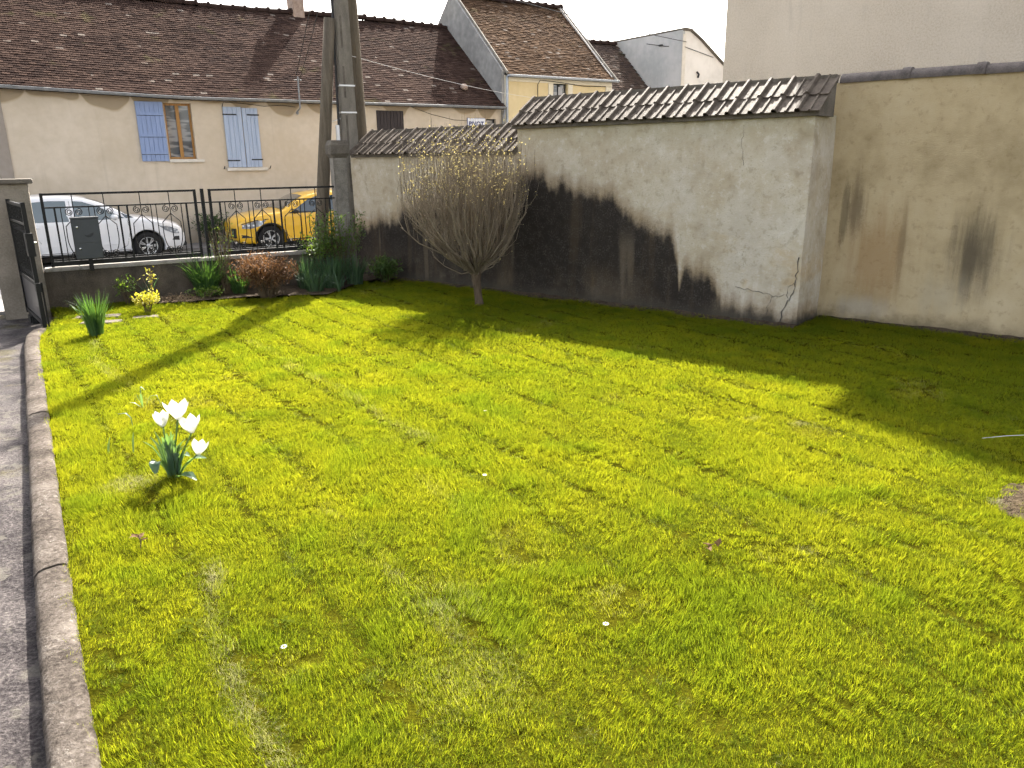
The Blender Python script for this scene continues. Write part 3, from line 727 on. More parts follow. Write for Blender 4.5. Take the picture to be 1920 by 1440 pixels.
# ---- long street house
h1 = empty('long_street_house', F_H, RZ_H, 'long low cream house with an old brown tiled roof and blue shutters across the street', 'house')
EV, RB, RZT = 3.92, 3.68, 6.78
holes1 = [(1.05, 1.74, 2.25, 3.68), (11.02, 11.42, 2.75, 3.45)]
wall_holes(h1, 'facade', M['facade'], -2.58, 11.73, -.3, EV, holes1, cuts=(-1.5, -.5, .5, 1.5))
mb = MB(); mb.prism([(.221, -.3), (.221, EV - .02), (RB, RZT - .14), (2 * RB, EV - .02), (2 * RB, -.1)], -9.0, 11.72, 'x'); mb.build('house_body', M['greyhouse'], h1)
mb = MB(); mb.box(-9.0, -2.582, -.035, .22, -.3, EV - .02); mb.build('grey_end_wall', M['greyhouse'], h1)
tile_roof(h1, 'roof_tiles', M['roof1'], -9.0, 11.70, -.22, EV - .13, RB, RZT, 1, rough=.6)
mb = MB()
for xa, xb in ((-9, 1.5), (1.5, 11.71)):
    mb.add([(xa, -.18, EV - .17), (xb, -.18, EV - .17), (xb, RB, RZT - .07), (xa, RB, RZT - .07), (xa, 2 * RB + .2, EV - .14), (xb, 2 * RB + .2, EV - .14)], [(0, 1, 2, 3), (3, 2, 5, 4)])
mb.build('roof_deck', M['roof3'], h1)
gutter(h1, -9.0, 11.65, -.29, EV - .10, M['zinc'])
mb = MB(); prof = [(math.cos(R(a)) * .13, math.sin(R(a)) * .10) for a in range(-20, 201, 20)]; n = len(prof)
st = [(0, 1.0), (.30, 1.05), (.302, 1.35), (.355, 1.4), (.36, 1.05)]
mb.add([(x, -p[0] * k_, p[1] * k_) for x, k_ in st for p in prof], [(i * n + j, i * n + j + 1, (i + 1) * n + j + 1, (i + 1) * n + j) for i in range(len(st) - 1) for j in range(n - 1)] + [tuple(range(n)), tuple(range((len(st) - 1) * n, len(st) * n))])
ME_RIDGE = mb.mesh('ridge_tile', M['roof1'])
for i in range(57):
    link('ridge_tile', ME_RIDGE, h1, (-9 + i * .365, RB, RZT + .01 + rng.uniform(-.015, .015) + .03 * math.sin(i * .31)), rot=(0, rng.uniform(-.05, .05), rng.uniform(-.04, .04)))
# chimney
ch = MB(); ch.box(5.95, 6.32, RB - .22, RB + .38, RZT - .35, RZT + 1.15); o = ch.build('chimney', M['brick'], h1, bevel=.012)
ch = MB(); ch.box(5.90, 6.37, RB - .27, RB + .43, RZT + 1.15, RZT + 1.23); ch.build('chimney_cap', M['concrete'], o, bevel=.01)
ch = MB(); ch.lathe([(.10, 0), (.12, .02), (.09, .25), (.10, .30), (.07, .30)], 14, Matrix.Translation((6.13, RB + .08, RZT + 1.23))); ch.build('chimney_pot', M['brick'], o, True)
# window with one open shutter
def win(parent, x0, x1, z0, z1, y, fm, fw=.055, mull=True, name='window'):
    w = MB(); w.box(x0, x0 + fw, y, y + .06, z0, z1); w.box(x1 - fw, x1, y, y + .06, z0, z1); w.box(x0 + fw, x1 - fw, y, y + .06, z0, z0 + fw); w.box(x0 + fw, x1 - fw, y, y + .06, z1 - fw, z1)
    if mull: c = (x0 + x1) / 2; w.box(c - fw * .8, c + fw * .8, y - .008, y + .05, z0 + fw, z1 - fw)
    o = w.build(name, fm, parent, bevel=.004)
    c = (x0 + x1) / 2
    rs = [(x0 + fw, c - fw * .8), (c + fw * .8, x1 - fw)] if mull else [(x0 + fw, x1 - fw)]
    for a, b in rs:
        g_ = MB(); g_.box(a, b, y + .025, y + .032, z0 + fw, z1 - fw); g_.build('pane', M['glass'], o)
    return o
win(h1, 1.05, 1.74, 2.25, 3.68, .13, M['oak'], .055)
mb = MB(); mb.box(1.02, 1.92, -.07, .2, 2.165, 2.248); mb.build('window_sill', M['sill'], h1, bevel=.008)
def plank_shutter(parent, x0, x1, z0, z1, y, mat, nplank, cross, strap=None, name='shutter'):
    fr_ = bpy.data.objects.new(name, None)
    me0 = MB(); w = (x1 - x0) / nplank
    me0.box(x0 + .002, x1 - .002, y + .012, y + .028, z0 + .004, z1 - .004)
    o = me0.build(name, mat, parent)
    for i in range(nplank):
        p = MB(); p.box(x0 + i * w + .004, x0 + (i + 1) * w - .004, y - .004, y + .012, z0, z1); p.build('plank', mat, o, bevel=.003)
    for cz in cross:
        p = MB(); p.box(x0 + .015, x1 - .015, y - .026, y - .0045, cz - .04, cz + .04); p.build('cross_batten', mat, o, bevel=.004)
        p = MB(); p.box(x0 + .015, x1 - .015, y - .0085, y - .0042, cz - .052, cz - .0405); p.build('batten_shadow', M['blacktrim'], o)  # dark strip below each batten draws in its shadow line
    for (sx0, sx1, sz) in (strap or []):
        p = MB(); p.box(sx0, sx1, y - .014, y - .0045, sz - .018, sz + .018); p.build('strap_hinge', M['blacktrim'], o, bevel=.003)
    return o
plank_shutter(h1, .35, 1.02, 2.2, 3.70, -.055, M['shutter_blue'], 6, (2.42, 2.86, 3.40))
plank_shutter(h1, 2.55, 3.04, 2.02, 3.62, -.045, M['shutter_pale'], 4, (), [(2.53, 2.90, 3.42), (2.53, 2.88, 2.2)])
plank_shutter(h1, 3.055, 3.49, 2.02, 3.60, -.045, M['shutter_pale'], 4, (), [(3.18, 3.52, 3.42), (3.2, 3.52, 2.22)])
mb = MB(); mb.box(2.50, 3.62, -.08, .1, 1.92, 2.005); mb.build('window_sill', M['sill'], h1, bevel=.008)
plank_shutter(h1, 7.10, 7.55, 2.3, 3.63, -.03, M['shutter_dark'], 4, ()); plank_shutter(h1, 7.555, 8.0, 2.3, 3.63, -.03, M['shutter_dark'], 4, ())
win(h1, 11.02, 11.42, 2.75, 3.45, .1, M['blacktrim'], .04, False)
for sx in (2.42, 3.70):
    m2 = MB(); m2.tube([(sx, -.01, 1.98), (sx, -.06, 1.99), (sx + .015, -.07, 2.05)], .012, 5); m2.build('shutter_stay', M['blacktrim'], h1)
# small cable along the facade
mb = MB(); mb.tube([(2.55, -.012, 3.62 + 0.0), (2.6, -.012, 3.74), (3.1, -.012, 3.72), (3.7, -.012, 3.66), (4.2, -.012, 3.70), (4.6, -.012, 3.66)], .008, 5); mb.build('facade_cable', M['cable'], h1)
mb = MB(); mb.tube([(8.3, -.012, 3.76), (9.0, -.012, 3.55), (9.8, -.012, 3.40), (10.4, -.012, 3.38)], .008, 5); mb.build('facade_cable', M['cable'], h1)
# wall bracket carrying the service cables
mb = MB(); mb.tube([(4.62, -.05, 3.52), (4.62, -.36, 3.62), (4.62, -.37, 4.45)], .022, 7); mb.tube([(4.52, -.37, 4.36), (4.72, -.37, 4.36)], .016, 6)
mb.lathe([(.0, 0), (.035, .01), (.045, .05), (.02, .09), (0, .1)], 10, Matrix.Translation((4.62, -.1, 3.45))); o = mb.build('service_bracket', M['zinc'], h1)
# round vent cowl on the roof
mb = MB(); mb.lathe([(.0, .10), (.07, .09), (.12, .04), (.13, -.02), (.10, -.06), (.06, -.07), (.05, -.2)], 14, Matrix.Translation((10.5, .48, 4.46)) @ Matrix.Rotation(R(38), 4, 'X')); mb.build('roof_vent', M['brick'], h1, True)

# the old eave climbs a little towards the left end
for o in h1.children:
    if o.name.split('.')[0] in ('roof_tiles', 'roof_deck', 'gutter', 'facade', 'grey_end_wall', 'ridge_tile'):
        if o.name.startswith('ridge_tile'):
            o.location.z += .012 * max(0, 1.5 - o.location.x); continue
        for v in o.data.vertices:
            if v.co.z > 3.7: v.co.z += (.034 - .022 * min(1, max(0, (v.co.z - 3.8) / 3))) * max(0, 1.5 - v.co.x)

# ---- shop sign fixed to the facade
sg = empty('wall_sign', H_(10.3, -.045, 2.72), RZ_H, 'small white sign with blue lettering beside the dark little window of the long house', 'sign')
mb = MB(); mb.box(0, .67, 0, .03, 0, .74); mb.build('board', M['signwhite'], sg, bevel=.004)
mb = MB(); mb.box(-.012, .682, .004, .034, -.012, 0); mb.box(-.012, .682, .004, .034, .74, .752); mb.box(-.012, 0, .004, .034, 0, .74); mb.box(.67, .682, .004, .034, 0, .74); mb.build('edge_frame', M['signblue'], sg)
def text(parent, s_, size, loc, mat, name, bold=0.0):
    cu = bpy.data.curves.new(name, 'FONT'); cu.body = s_; cu.size = size; cu.extrude = .002; cu.offset = bold; cu.space_character = 1.05
    tmp = bpy.data.objects.new(name, cu); col.objects.link(tmp)
    bpy.context.view_layer.update()
    me = bpy.data.meshes.new_from_object(tmp.evaluated_get(bpy.context.evaluated_depsgraph_get()))
    bpy.data.objects.remove(tmp); me.materials.clear(); me.materials.append(mat)
    return link(name, me, parent, loc, rot=(R(90), 0, 0))
text(sg, 'PIVOT', .20, (.035, -.004, .50), M['signblue'], 'lettering', .006)
for (a, b, z0, z1, mm) in ((.05, .38, .40, .425, 'signred'), (.05, .33, .33, .36, 'signred'), (.42, .60, .36, .42, 'signpaleblue'), (.06, .30, .08, .12, 'signpaleblue'), (.06, .28, .15, .18, 'signpaleblue'), (.33, .58, .05, .13, 'signpaleblue'), (.36, .56, .17, .2, 'signpaleblue')):
    m2 = MB(); m2.box(a, b, -.004, -.0005, z0, z1); m2.build('printed_line', M[mm], sg)

# ---- taller neighbour
h2 = empty('tall_neighbour_house', F_H, RZ_H, 'taller pale yellow house with a steep russet tiled roof beside the long house', 'house')
E2, B2, Z2, XA, XB = 4.90, 3.25, 7.75, 11.75, 16.40
wall_holes(h2, 'facade', M['facade2'], XA, XB, -.1, E2 - .05, [(13.78, 14.39, 3.2, 4.68)], -.02)
mb = MB(); mb.prism([(.205, -.1), (.205, E2 - .1), (B2, Z2 - .14), (2 * B2, E2 - .1), (2 * B2, -.1)], XA + .02, XB - .02, 'x'); mb.build('house_body', M['facade2'], h2)
for (xa, xb, nm) in ((XA - .005, XA + .018, 'left_gable'), (XB - .018, XB + .02, 'right_gable')):
    mb = MB(); mb.prism([(-.04, -.1), (-.04, E2 + .10), (B2, Z2 + .12), (2 * B2 + .2, E2 + .06), (2 * B2 + .2, -.1)], xa - .1 if nm == 'left_gable' else xa, xb, 'x'); mb.build(nm, M['gable'] if nm == 'left_gable' else M['whitegable'], h2)
tile_roof(h2, 'roof_tiles', M['roof2'], XA + .04, XB + .12, -.2, E2 - .10, B2, Z2, 2)
mb = MB(); mb.add([(XA + .05, -.16, E2 - .12), (XB + .1, -.16, E2 - .12), (XB + .1, B2, Z2 - .03), (XA + .05, B2, Z2 - .03), (XA + .05, 2 * B2 + .2, E2 - .1), (XB + .1, 2 * B2 + .2, E2 - .1)], [(0, 1, 2, 3), (3, 2, 5, 4)]); mb.build('roof_deck', M['roof3'], h2)
mb = MB(); d_ = Vector((0, B2 + .2, Z2 - E2 + .1)).normalized()
mb.tube([(XB + .1, -.24, E2 - .08), (XB + .1, B2, Z2 + .05)], .055, 6); mb.build('verge_mortar', M['concrete'], h2)
mb = MB(); mb.tube([(XA + .02, -.2, E2 + .0), (XA + .02, B2, Z2 + .12)], .05, 6); mb.build('verge_mortar', M['concrete'], h2)
for i in range(13): link('ridge_tile', ME_RIDGE, h2, (XA + .02 + i * .365, B2, Z2 + .02 + rng.uniform(-.01, .01)), rot=(0, rng.uniform(-.05, .05), rng.uniform(-.04, .04)))
gutter(h2, XA, XB + .12, -.27, E2 - .06, M['zinc_pale'])
mb = MB(); mb.box(XA, XB, -.045, -.021, E2 - .24, E2 - .06); mb.build('frieze_band', M['facade_trim'], h2, bevel=.004)
mb = MB(); mb.box(13.56, 13.76, -.045, -.021, 3.1, E2 - .243); mb.build('window_trim', M['facade_trim'], h2, bevel=.004)
mb = MB(); mb.box(14.41, 14.61, -.045, -.021, 3.1, E2 - .243); mb.build('window_trim', M['facade_trim'], h2, bevel=.004)
mb = MB(); mb.box(XB - .28, XB, -.045, -.021, .1, E2 - .243); mb.build('corner_trim', M['facade_trim'], h2, bevel=.004)
mb = MB(); mb.box(XA, XA + .12, -.045, -.021, .1, E2 - .243); mb.build('corner_trim', M['facade_trim'], h2, bevel=.004)
o = win(h2, 13.78, 14.39, 3.2, 4.68, .08, M['blacktrim'], .05)
m2 = MB(); m2.box(14.06, 14.22, .07, .078, 3.25, 4.57); m2.build('curtain', M['curtain'], o)
mb = MB(); mb.tube([(XA + .06, -.13, E2 - .1), (XA + .06, -.10, 3.8), (XA + .06, -.10, .1)], .042, 8); mb.build('downpipe', M['zinc_pale'], h2, True)
mb = MB(); mb.tube([(XA - .12, -.25, EV - .12), (XA - .12, -.12, EV - .45), (XA - .12, -.10, .1)], .04, 8); mb.build('downpipe', M['zinc'], h2, True)
mb = MB(); mb.tube([(13.1, -.05, 3.1), (13.1, -.05, 4.6), (13.2, -.05, 4.74), (13.9, -.06, 4.71), (15.1, -.06, 4.62), (16.1, -.06, 4.64)], .012, 5); mb.build('facade_cable', M['cable'], h2)

# ---- house with dark roof behind, further along the street
h3 = empty('dark_roofed_house', F_H, RZ_H, 'far house showing only its dark brown tiled roof beyond the yellow house', 'house')
X4 = 18.8
mb = MB(); mb.prism([(.4, -.3), (.4, 4.35), (2.55, 6.36), (4.7, 4.35), (4.7, -.3)], 16.46, X4 - .02, 'x'); mb.build('house_body', M['facade'], h3)
tile_roof(h3, 'roof_tiles', M['roof3'], 16.46, X4 - .01, .12, 4.30, 2.55, 6.52, 3, expo=.115, wid=.18)
for i in range(6): link('ridge_tile', ME_RIDGE, h3, (16.5 + i * .365, 2.55, 6.52 + rng.uniform(-.01, .01)), rot=(0, rng.uniform(-.05, .05), 0))

# ---- far house with blue-grey gable
h4 = empty('blue_grey_gable_house', F_H, RZ_H, 'far house end with a blue-grey left wall and off-white right wall meeting at a corner', 'house')
YF, YB = -1.12, 4.2
mb = MB(); mb.prism([(YF + .02, -.3), (YF + .02, 6.60), (3.2, 6.62), (YB, 5.9), (YB, -.3)], X4, X4 + .1, 'x'); mb.build('left_wall', M['bluegable'], h4)
mb = MB(); mb.prism([(X4 + .1, -.3), (X4 + .1, 6.60), (X4 + .32, 6.60), (19.72, 6.28), (21.1, 5.42), (23.4, 3.95), (23.4, -.3)], YF, YB, 'y'); mb.build('right_wall', M['whitegable'], h4)
mb = MB(); mb.box(X4 - .015, X4 + .14, YF - .03, YF - .002, -.3, 6.45); mb.build('corner_strip', M['sill'], h4)
mb = MB(); mb.tube([(X4 + .05, 3.25, 6.64), (X4 + .05, YF - .02, 6.62), (X4 + .36, YF - .02, 6.62), (19.74, YF - .02, 6.32), (21.12, YF - .02, 5.46), (23.5, YF - .02, 3.95)], .06, 6); mb.build('verge', M['concrete_dark'], h4)
mb = MB(); mb.add([(X4 + .1, YF, 6.63), (X4 + .34, YF, 6.63), (19.74, YF, 6.31), (21.12, YF, 5.45), (23.5, YF, 3.95), (X4 + .1, YB, 6.63), (X4 + .34, YB, 6.63), (19.74, YB, 6.31), (21.12, YB, 5.45), (23.5, YB, 3.95)], [(0, 1, 6, 5), (1, 2, 7, 6), (2, 3, 8, 7), (3, 4, 9, 8)]); mb.build('roof_slope', M['roof3'], h4)
for (x, y, z) in ((X4 - .02, 2.1, 6.1), (X4 - .02, 1.75, 5.5), (X4 - .02, .0, 6.2)):
    m2 = MB(); m2.box(x - .03, x + .02, y - .09, y + .09, z - .03, z + .03); m2.build('wall_anchor', M['blacktrim'], h4, bevel=.006)
m2 = MB(); m2.tube([(19.55, YF - .05, 5.2), (19.65, YF - .06, 5.12), (19.62, YF - .05, 5.0)], .035, 6); m2.build('wall_anchor', M['blacktrim'], h4)
m2 = MB(); m2.tube([(X4 + .0, .8, 6.35), (X4 - .02, -.2, 6.15), (X4 + .1, YF - .03, 6.02), (20.4, YF - .03, 5.75)], .012, 5); m2.build('wall_cable', M['cable'], h4)

# ---- tall beige building behind the right wall: gable end facing the garden
tb = empty('tall_beige_building', (4.33, 16.6, 0), RZ_W, 'tall windowless beige roughcast gable rising behind the garden wall at top right', 'building')
mb = MB(); mb.prism([(0, -.1), (0, 10.2), (4.6, 10.2 + 4.6 * .62), (9.2, 10.2), (9.2, -.1)], 0, 9.0, 'y'); mb.build('wall', M['roughcast'], tb)
mb = MB()
mb.prism([(-.5, 9.9), (-.5, 10.02), (4.6, 10.32 + 4.6 * .62), (9.7, 10.02), (9.7, 9.9), (4.6, 10.2 + 4.6 * .62)], -.12, 9.1, 'y'); mb.build('roof', M['roof1'], tb)

# ================================================================== BOUNDARY: low wall, pillars, railings, gate
fw_ = empty('low_front_wall', G_F, RZ_F, 'low mossy front wall with a pale cap stone carrying the iron railings', 'wall')
bm_obj('wall_body', rough_box(-.02, 4.66, 0, .2, -.12, .565, .18, .01, 21), M['lowwall'], fw_)
x = 0.0; i = 0
for xe in (.47, 2.1, 3.35, 4.64):
    m2 = MB(); m2.box(x + .004, xe - .004, -.02, .23, .567, .615); m2.build('cap_stone', M['cap'], fw_, bevel=.008); x = xe

gp = empty('gate_pillar', FN(-.30, .15), RZ_F, 'square rendered gate pillar with an overhanging slab cap behind the open gate', 'pillar')
bm_obj('shaft', rough_box(-.30, .28, -.24, .3, -.12, 1.86, .2, .008, 31), M['pillar'], gp)
mb = MB(); mb.box(-.38, .35, -.31, .37, 1.865, 1.93); mb.build('cap_slab', M['concrete_dark'], gp, bevel=.012)

cp = empty('corner_pillar', (-3.02, 14.12, 0), RZ_F, 'grey concrete corner pillar with a chamfered cap at the end of the railings', 'pillar')
mb = MB(); mb.box(-.12, .12, -.12, .12, -.1, 2.22); mb.build('shaft', M['concrete'], cp, bevel=.02)
mb = MB()
pr = [(.118, 2.18), (.165, 2.26), (.165, 2.40), (.13, 2.48)]
for (a, za), (b, zb) in zip(pr[:-1], pr[1:]):
    mb.add([(-a, -a, za), (a, -a, za), (a, a, za), (-a, a, za), (-b, -b, zb), (b, -b, zb), (b, b, zb), (-b, b, zb)], [(0, 1, 5, 4), (1, 2, 6, 5), (2, 3, 7, 6), (3, 0, 4, 7)])
mb.add([(-.13, -.13, 2.48), (.13, -.13, 2.48), (.13, .13, 2.48), (-.13, .13, 2.48)], [(0, 1, 2, 3)])
mb.add([(-.118, -.118, 2.18), (.118, -.118, 2.18), (.118, .118, 2.18), (-.118, .118, 2.18)], [(3, 2, 1, 0)])
mb.build('cap', M['concrete_dark'], cp)

def spiral(cx, cz, r0, turns, a0, sgn, n=22):
    P = []
    for k in range(n + 1):
        t = k / n; a = a0 + sgn * turns * 2 * math.pi * t; r_ = r0 * (1 - .78 * t)
        P.append((cx + r_ * math.cos(a), 0, cz + r_ * math.sin(a)))
    return P
ZT, ZM, ZB = 1.70, 1.505, .72
PW = 2.15
def sq(mb, x, w, z0, z1, y=.0, d=None):
    d = d or w; mb.box(x - w / 2, x + w / 2, y - d / 2, y + d / 2, z0, z1)
def fence_panel(name, loc, label):
    p = empty(name, loc, RZ_F, label, 'railing', 'railing panels on the front wall')
    c = PW / 2
    for nm, z, h_ in (('top_rail', ZT, .032), ('middle_rail', ZM, .022), ('lower_rail', ZB, .022)):
        m2 = MB(); m2.box(0, PW, -.016, .016, z - h_ / 2, z + h_ / 2); m2.build(nm, M['iron'], p, bevel=.003)
    m2 = MB(); m2.box(.0, PW, -.05, .05, .64, .70); m2.build('bottom_rail', M['iron'], p, bevel=.003)
    for x in (0, PW):
        m2 = MB(); sq(m2, x, .042, .622, ZT + .018); m2.build('stile', M['iron'], p, bevel=.003)
    for x, w in ((c - .93, .026), (c - .85, .013), (c - .475, .013), (c - .40, .013), (c - .06, .026), (c + .06, .026), (c + .40, .013), (c + .475, .013), (c + .85, .013), (c + .93, .026)):
        m2 = MB(); sq(m2, x, w, .69, ZM - .01); m2.build('bar', M['iron'], p)
    # one scroll unit, shared
    m2 = MB(); sq(m2, 0, .013, .69, ZT); me_c = m2.mesh('centre_bar', M['iron'])
    ms = {}
    for sg_ in (-1, 1):
        m2 = MB(); m2.tube(spiral(sg_ * .062, ZM - .075, .056, 1.9, R(90), -sg_), .0075, 5); ms['top_scroll', sg_] = m2.mesh('top_scroll', M['iron'], True)
        m2 = MB(); m2.tube(spiral(sg_ * .066, ZB + .068, .054, 1.8, R(-90), sg_), .0075, 5); ms['bottom_scroll', sg_] = m2.mesh('bottom_scroll', M['iron'], True)
        P = [(0, 0, ZM - .15), (sg_ * .135, 0, ZM - .285)]
        for k in range(1, 13):
            t = k / 12; P.append((sg_ * (.135 - .085 * math.sin(math.pi * t * .5) * (1 - t) * 1.1 - .105 * t ** 3 + .045 * math.sin(math.pi * t)), 0, ZM - .285 - (ZM - .285 - ZB) * t))
        m2 = MB(); m2.tube(P, .0075, 5); ms['side_curve', sg_] = m2.mesh('side_curve', M['iron'], True)
    for x in (c - .68, c - .255, c + .255, c + .68):
        link('centre_bar', me_c, p, (x, 0, 0))
        for (nm, sg_), me in ms.items(): link(nm, me, p, (x, .0, 0))
    return p
pA = fence_panel('iron_fence', FN(.12, .1), 'black scrollwork railing panel behind the letterbox, in front of the white car')
pB = copy_tree(pA); pB.location = FN(2.50, .1); pB['label'] = 'black scrollwork railing panel in front of the yellow car, next to the corner pillar'
ps = empty('fence_post', FN(2.385, .1), RZ_F, 'single black square post standing between the two railing panels', 'post')
mb = MB(); sq(mb, 0, .052, .622, 1.725); mb.build('shaft', M['iron'], ps, bevel=.004)
mb = MB(); mb.box(-.10, -.026, -.01, .01, ZM - .01, ZM + .01); mb.box(.026, .11, -.01, .01, ZM - .01, ZM + .01); mb.build('bracket', M['iron'], ps)
mb = MB(); mb.box(PW + .021, PW + .11, -.011, .011, ZM - .011, ZM + .011); mb.build('wall_lug', M['iron'], pB)

mbx = empty('letterbox', FN(.63, -.01, 0), RZ_F, 'anthracite letterbox with two round locks on a short post before the railings', 'letterbox')
mb = MB(); mb.prism([(-.16, .74), (-.19, 1.335), (.19, 1.335), (.19, .74)], -.17, .06, 'y') if False else mb.box(-.185, .185, -.16, .055, .745, 1.335); mb.build('body', M['mailbox'], mbx, bevel=.006)
mb = MB(); mb.box(-.195, .195, -.175, .062, 1.337, 1.362); mb.build('lid', M['mailbox'], mbx, bevel=.008)
mb = MB(); mb.box(-.172, .172, -.168, -.1602, .985, 1.325); mb.build('upper_door', M['mailbox'], mbx, bevel=.002)
mb = MB(); mb.box(-.172, .172, -.168, -.1602, .755, .972); mb.build('lower_door', M['mailbox'], mbx, bevel=.002)
for z in (1.22, .90):
    m2 = MB(); m2.lathe([(0, .012), (.014, .012), (.017, .004), (.017, 0)], 14, Matrix.Translation((-.115, -.168, z)) @ Matrix.Rotation(R(90), 4, 'X')); m2.build('lock', M['chrome'], mbx, True)
m2 = MB(); m2.tube([(-.03, -.171, 1.10), (.0, -.171, 1.085), (.04, -.171, 1.10), (.09, -.171, 1.13)], .006, 5); m2.tube([(.0, -.171, 1.07), (.05, -.171, 1.08), (.08, -.171, 1.105)], .005, 5); m2.build('post_horn_mark', M['blacktrim'], mbx)
mb = MB(); mb.box(-.03, .03, -.08, -.02, .55, .745); mb.build('post', M['iron'], mbx, bevel=.004)

# ---- open gate leaf
GN, GF_ = Vector((-6.27, 10.16, 0)), Vector((-7.22, 11.36, 0))
gd = GF_ - GN; GL = gd.length
gt = empty('iron_gate', GN, math.atan2(gd.y, gd.x), 'open black iron gate leaf with a solid lower panel at the left edge', 'gate')
def gbar(nm, x0, x1, z0, z1, d=.03, m='iron', y=0): m2 = MB(); m2.box(x0, x1, y - d / 2, y + d / 2, z0, z1); return m2.build(nm, M[m], gt, bevel=.003)
gbar('lock_stile', 0, .055, .02, 1.66, .05); gbar('hinge_stile', GL - .05, GL, .02, 1.66, .05)
gbar('top_rail', .055, GL - .05, 1.60, 1.64, .035); gbar('upper_rail', .055, GL - .05, 1.36, 1.39, .035); gbar('middle_rail', .055, GL - .05, .575, .625, .04); gbar('bottom_rail', .055, GL - .05, .04, .10, .04)
gbar('lower_panel', .055, GL - .05, .10, .575, .012, 'gatepanel')
nb = 12
for k in range(1, nb):
    x = .055 + (GL - .105) * k / nb; gbar('bar', x - .008, x + .008, .625, 1.60, .016)
for k in range(nb):
    x = .055 + (GL - .105) * (k + .5) / nb
    for (cz, a0, s_) in ((1.29, 90, 1), (.70, -90, -1)):
        m2 = MB(); m2.tube([(q[0] + x, 0, q[2]) for q in spiral(0, cz, .045, 1.6, R(a0), s_, 16)], .006, 5); m2.build('scroll', M['iron'], gt, True)
lk = gbar('lock_case', -.06, .10, .97, 1.27, .085)
m2 = MB(); m2.lathe([(0, .03), (.013, .03), (.016, .02), (.016, 0)], 12, Matrix.Translation((.01, -.043, 1.14)) @ Matrix.Rotation(R(90), 4, 'X')); m2.build('keyhole_knob', M['chrome'], lk, True)
gbar('lower_latch', -.05, .06, .50, .62, .06)
m2 = MB(); m2.tube([(.03, -.05, .62), (.03, -.05, .02)], .012, 6); m2.build('drop_bolt', M['iron'], gt)
m2 = MB(); m2.box(GL * .62, GL * .80, -.10, .05, -.08, .05); m2.build('gate_stop', M['iron'], gt, bevel=.02)

# ================================================================== POLES AND CABLES
PC = Vector((-3.02, 15.25, 0))
cpole = empty('concrete_utility_pole', PC, R(25), 'square concrete utility pole with steel bands rising behind the corner pillar', 'pole')
mb = MB(); mb.add([(-.165, -.13, -.1), (.165, -.13, -.1), (.165, .13, -.1), (-.165, .13, -.1), (-.10, -.085, 8.7), (.10, -.085, 8.7), (.10, .085, 8.7), (-.10, .085, 8.7)], [(3, 2, 1, 0), (4, 5, 6, 7), (0, 1, 5, 4), (1, 2, 6, 5), (2, 3, 7, 6), (3, 0, 4, 7)]); mb.build('shaft', M['poleconc'], cpole, bevel=.02)
for k, z in enumerate((.9, 1.75, 2.6, 3.45, 4.3, 5.15, 6.0, 6.85)):
    m2 = MB(); w = .165 - .065 * (z + .3) / 8.8; w2 = .13 - .045 * (z + .3) / 8.8
    m2.box(-w * .48, -w * .2 , -w2 - .002, -w2 + .02, z - .3, z + .35); m2.build('recess_shade', M['concrete_dark'], cpole)  # dark panel level with the shaft face, standing in for a shaded hollow
for z in (3.0, 3.47, 5.0):
    w = .165 - .065 * z / 8.8 + .008; w2 = .13 - .045 * z / 8.8 + .008
    m2 = MB(); m2.box(-w, w, -w2, w2, z - .014, z + .014); m2.build('steel_band', M['band'], cpole, bevel=.004)
mb = MB(); mb.tube([(-.20, -.02, 0), (-.19, -.02, 2.6), (-.16, -.03, 4.5), (-.13, -.03, 7.9)], .022, 6); mb.build('cable_run', M['cable'], cpole)
mb = MB(); mb.box(-.245, -.19, -.08, .02, 2.45, 2.78); mb.build('junction_box', M['whiteplastic'], cpole, bevel=.006)
mb = MB(); mb.tube([(-.14, -.02, 2.9), (-.30, .1, 2.84), (-.42, .25, 2.80)], .012, 5); mb.build('tie_rod', M['band'], cpole)
wp = empty('wooden_utility_pole', PC + Vector((.145, .33, 0)), 0, 'grey wooden utility pole standing against the right of the concrete pole', 'pole')
mb = MB(); mb.tube([(.05, .02, -.1), (.03, 0, 2.5), (0, 0, 5), (-.03, 0, 8.4)], [.125, .112, .10, .085], 14); mb.build('shaft', M['polewood'], wp, True)
sp_ = empty('leaning_pole_strut', (-3.62, 15.10, 0), 0, 'leaning wooden strut propping the utility poles from the left', 'pole')
mb = MB(); mb.tube([(-.14, 0, -.1), (0.03, 0, 1.3), (.22, 0, 2.9), (.42, 0, 4.6)], [.135, .125, .112, .10], 14); mb.build('shaft', M['polewood'], sp_, True)

def cable(name, a, b, sag, label, r_=.011, m='cable'):
    a, b = Vector(a), Vector(b); mid = (a + b) / 2
    P = [a.lerp(b, t / 20) - Vector((0, 0, sag * 4 * (t / 20) * (1 - t / 20))) for t in range(21)]
    o = empty(name, a, 0, label, 'cable'); m2 = MB(); m2.tube([p - a for p in P], r_, 5); m2.build('wire', M[m], o); return o
cable('overhead_cable', PC + Vector((0, 0, 6.35)), (9.1, 34.5, 7.55), .15, 'uppermost of the thin dark cables crossing the white sky', .012)
cable('overhead_cable', PC + Vector((0, 0, 5.95)), (9.1, 34.5, 7.0), .15, 'middle of the thin dark cables crossing the white sky', .008)
cable('overhead_cable', PC + Vector((0, 0, 5.75)), (9.1, 34.5, 6.45), .15, 'lowest of the thin dark cables crossing the white sky', .012)
cable('service_cable', PC + Vector((-.1, 0, 6.4)), H_(4.55, -.37, 4.4), .1, 'cable dropping left from the poles to the roof bracket, left of its twin', .009)
cable('service_cable', PC + Vector((-.1, 0, 5.7)), H_(4.66, -.37, 4.36), .1, 'cable dropping left from the poles to the roof bracket, right of its twin', .009)
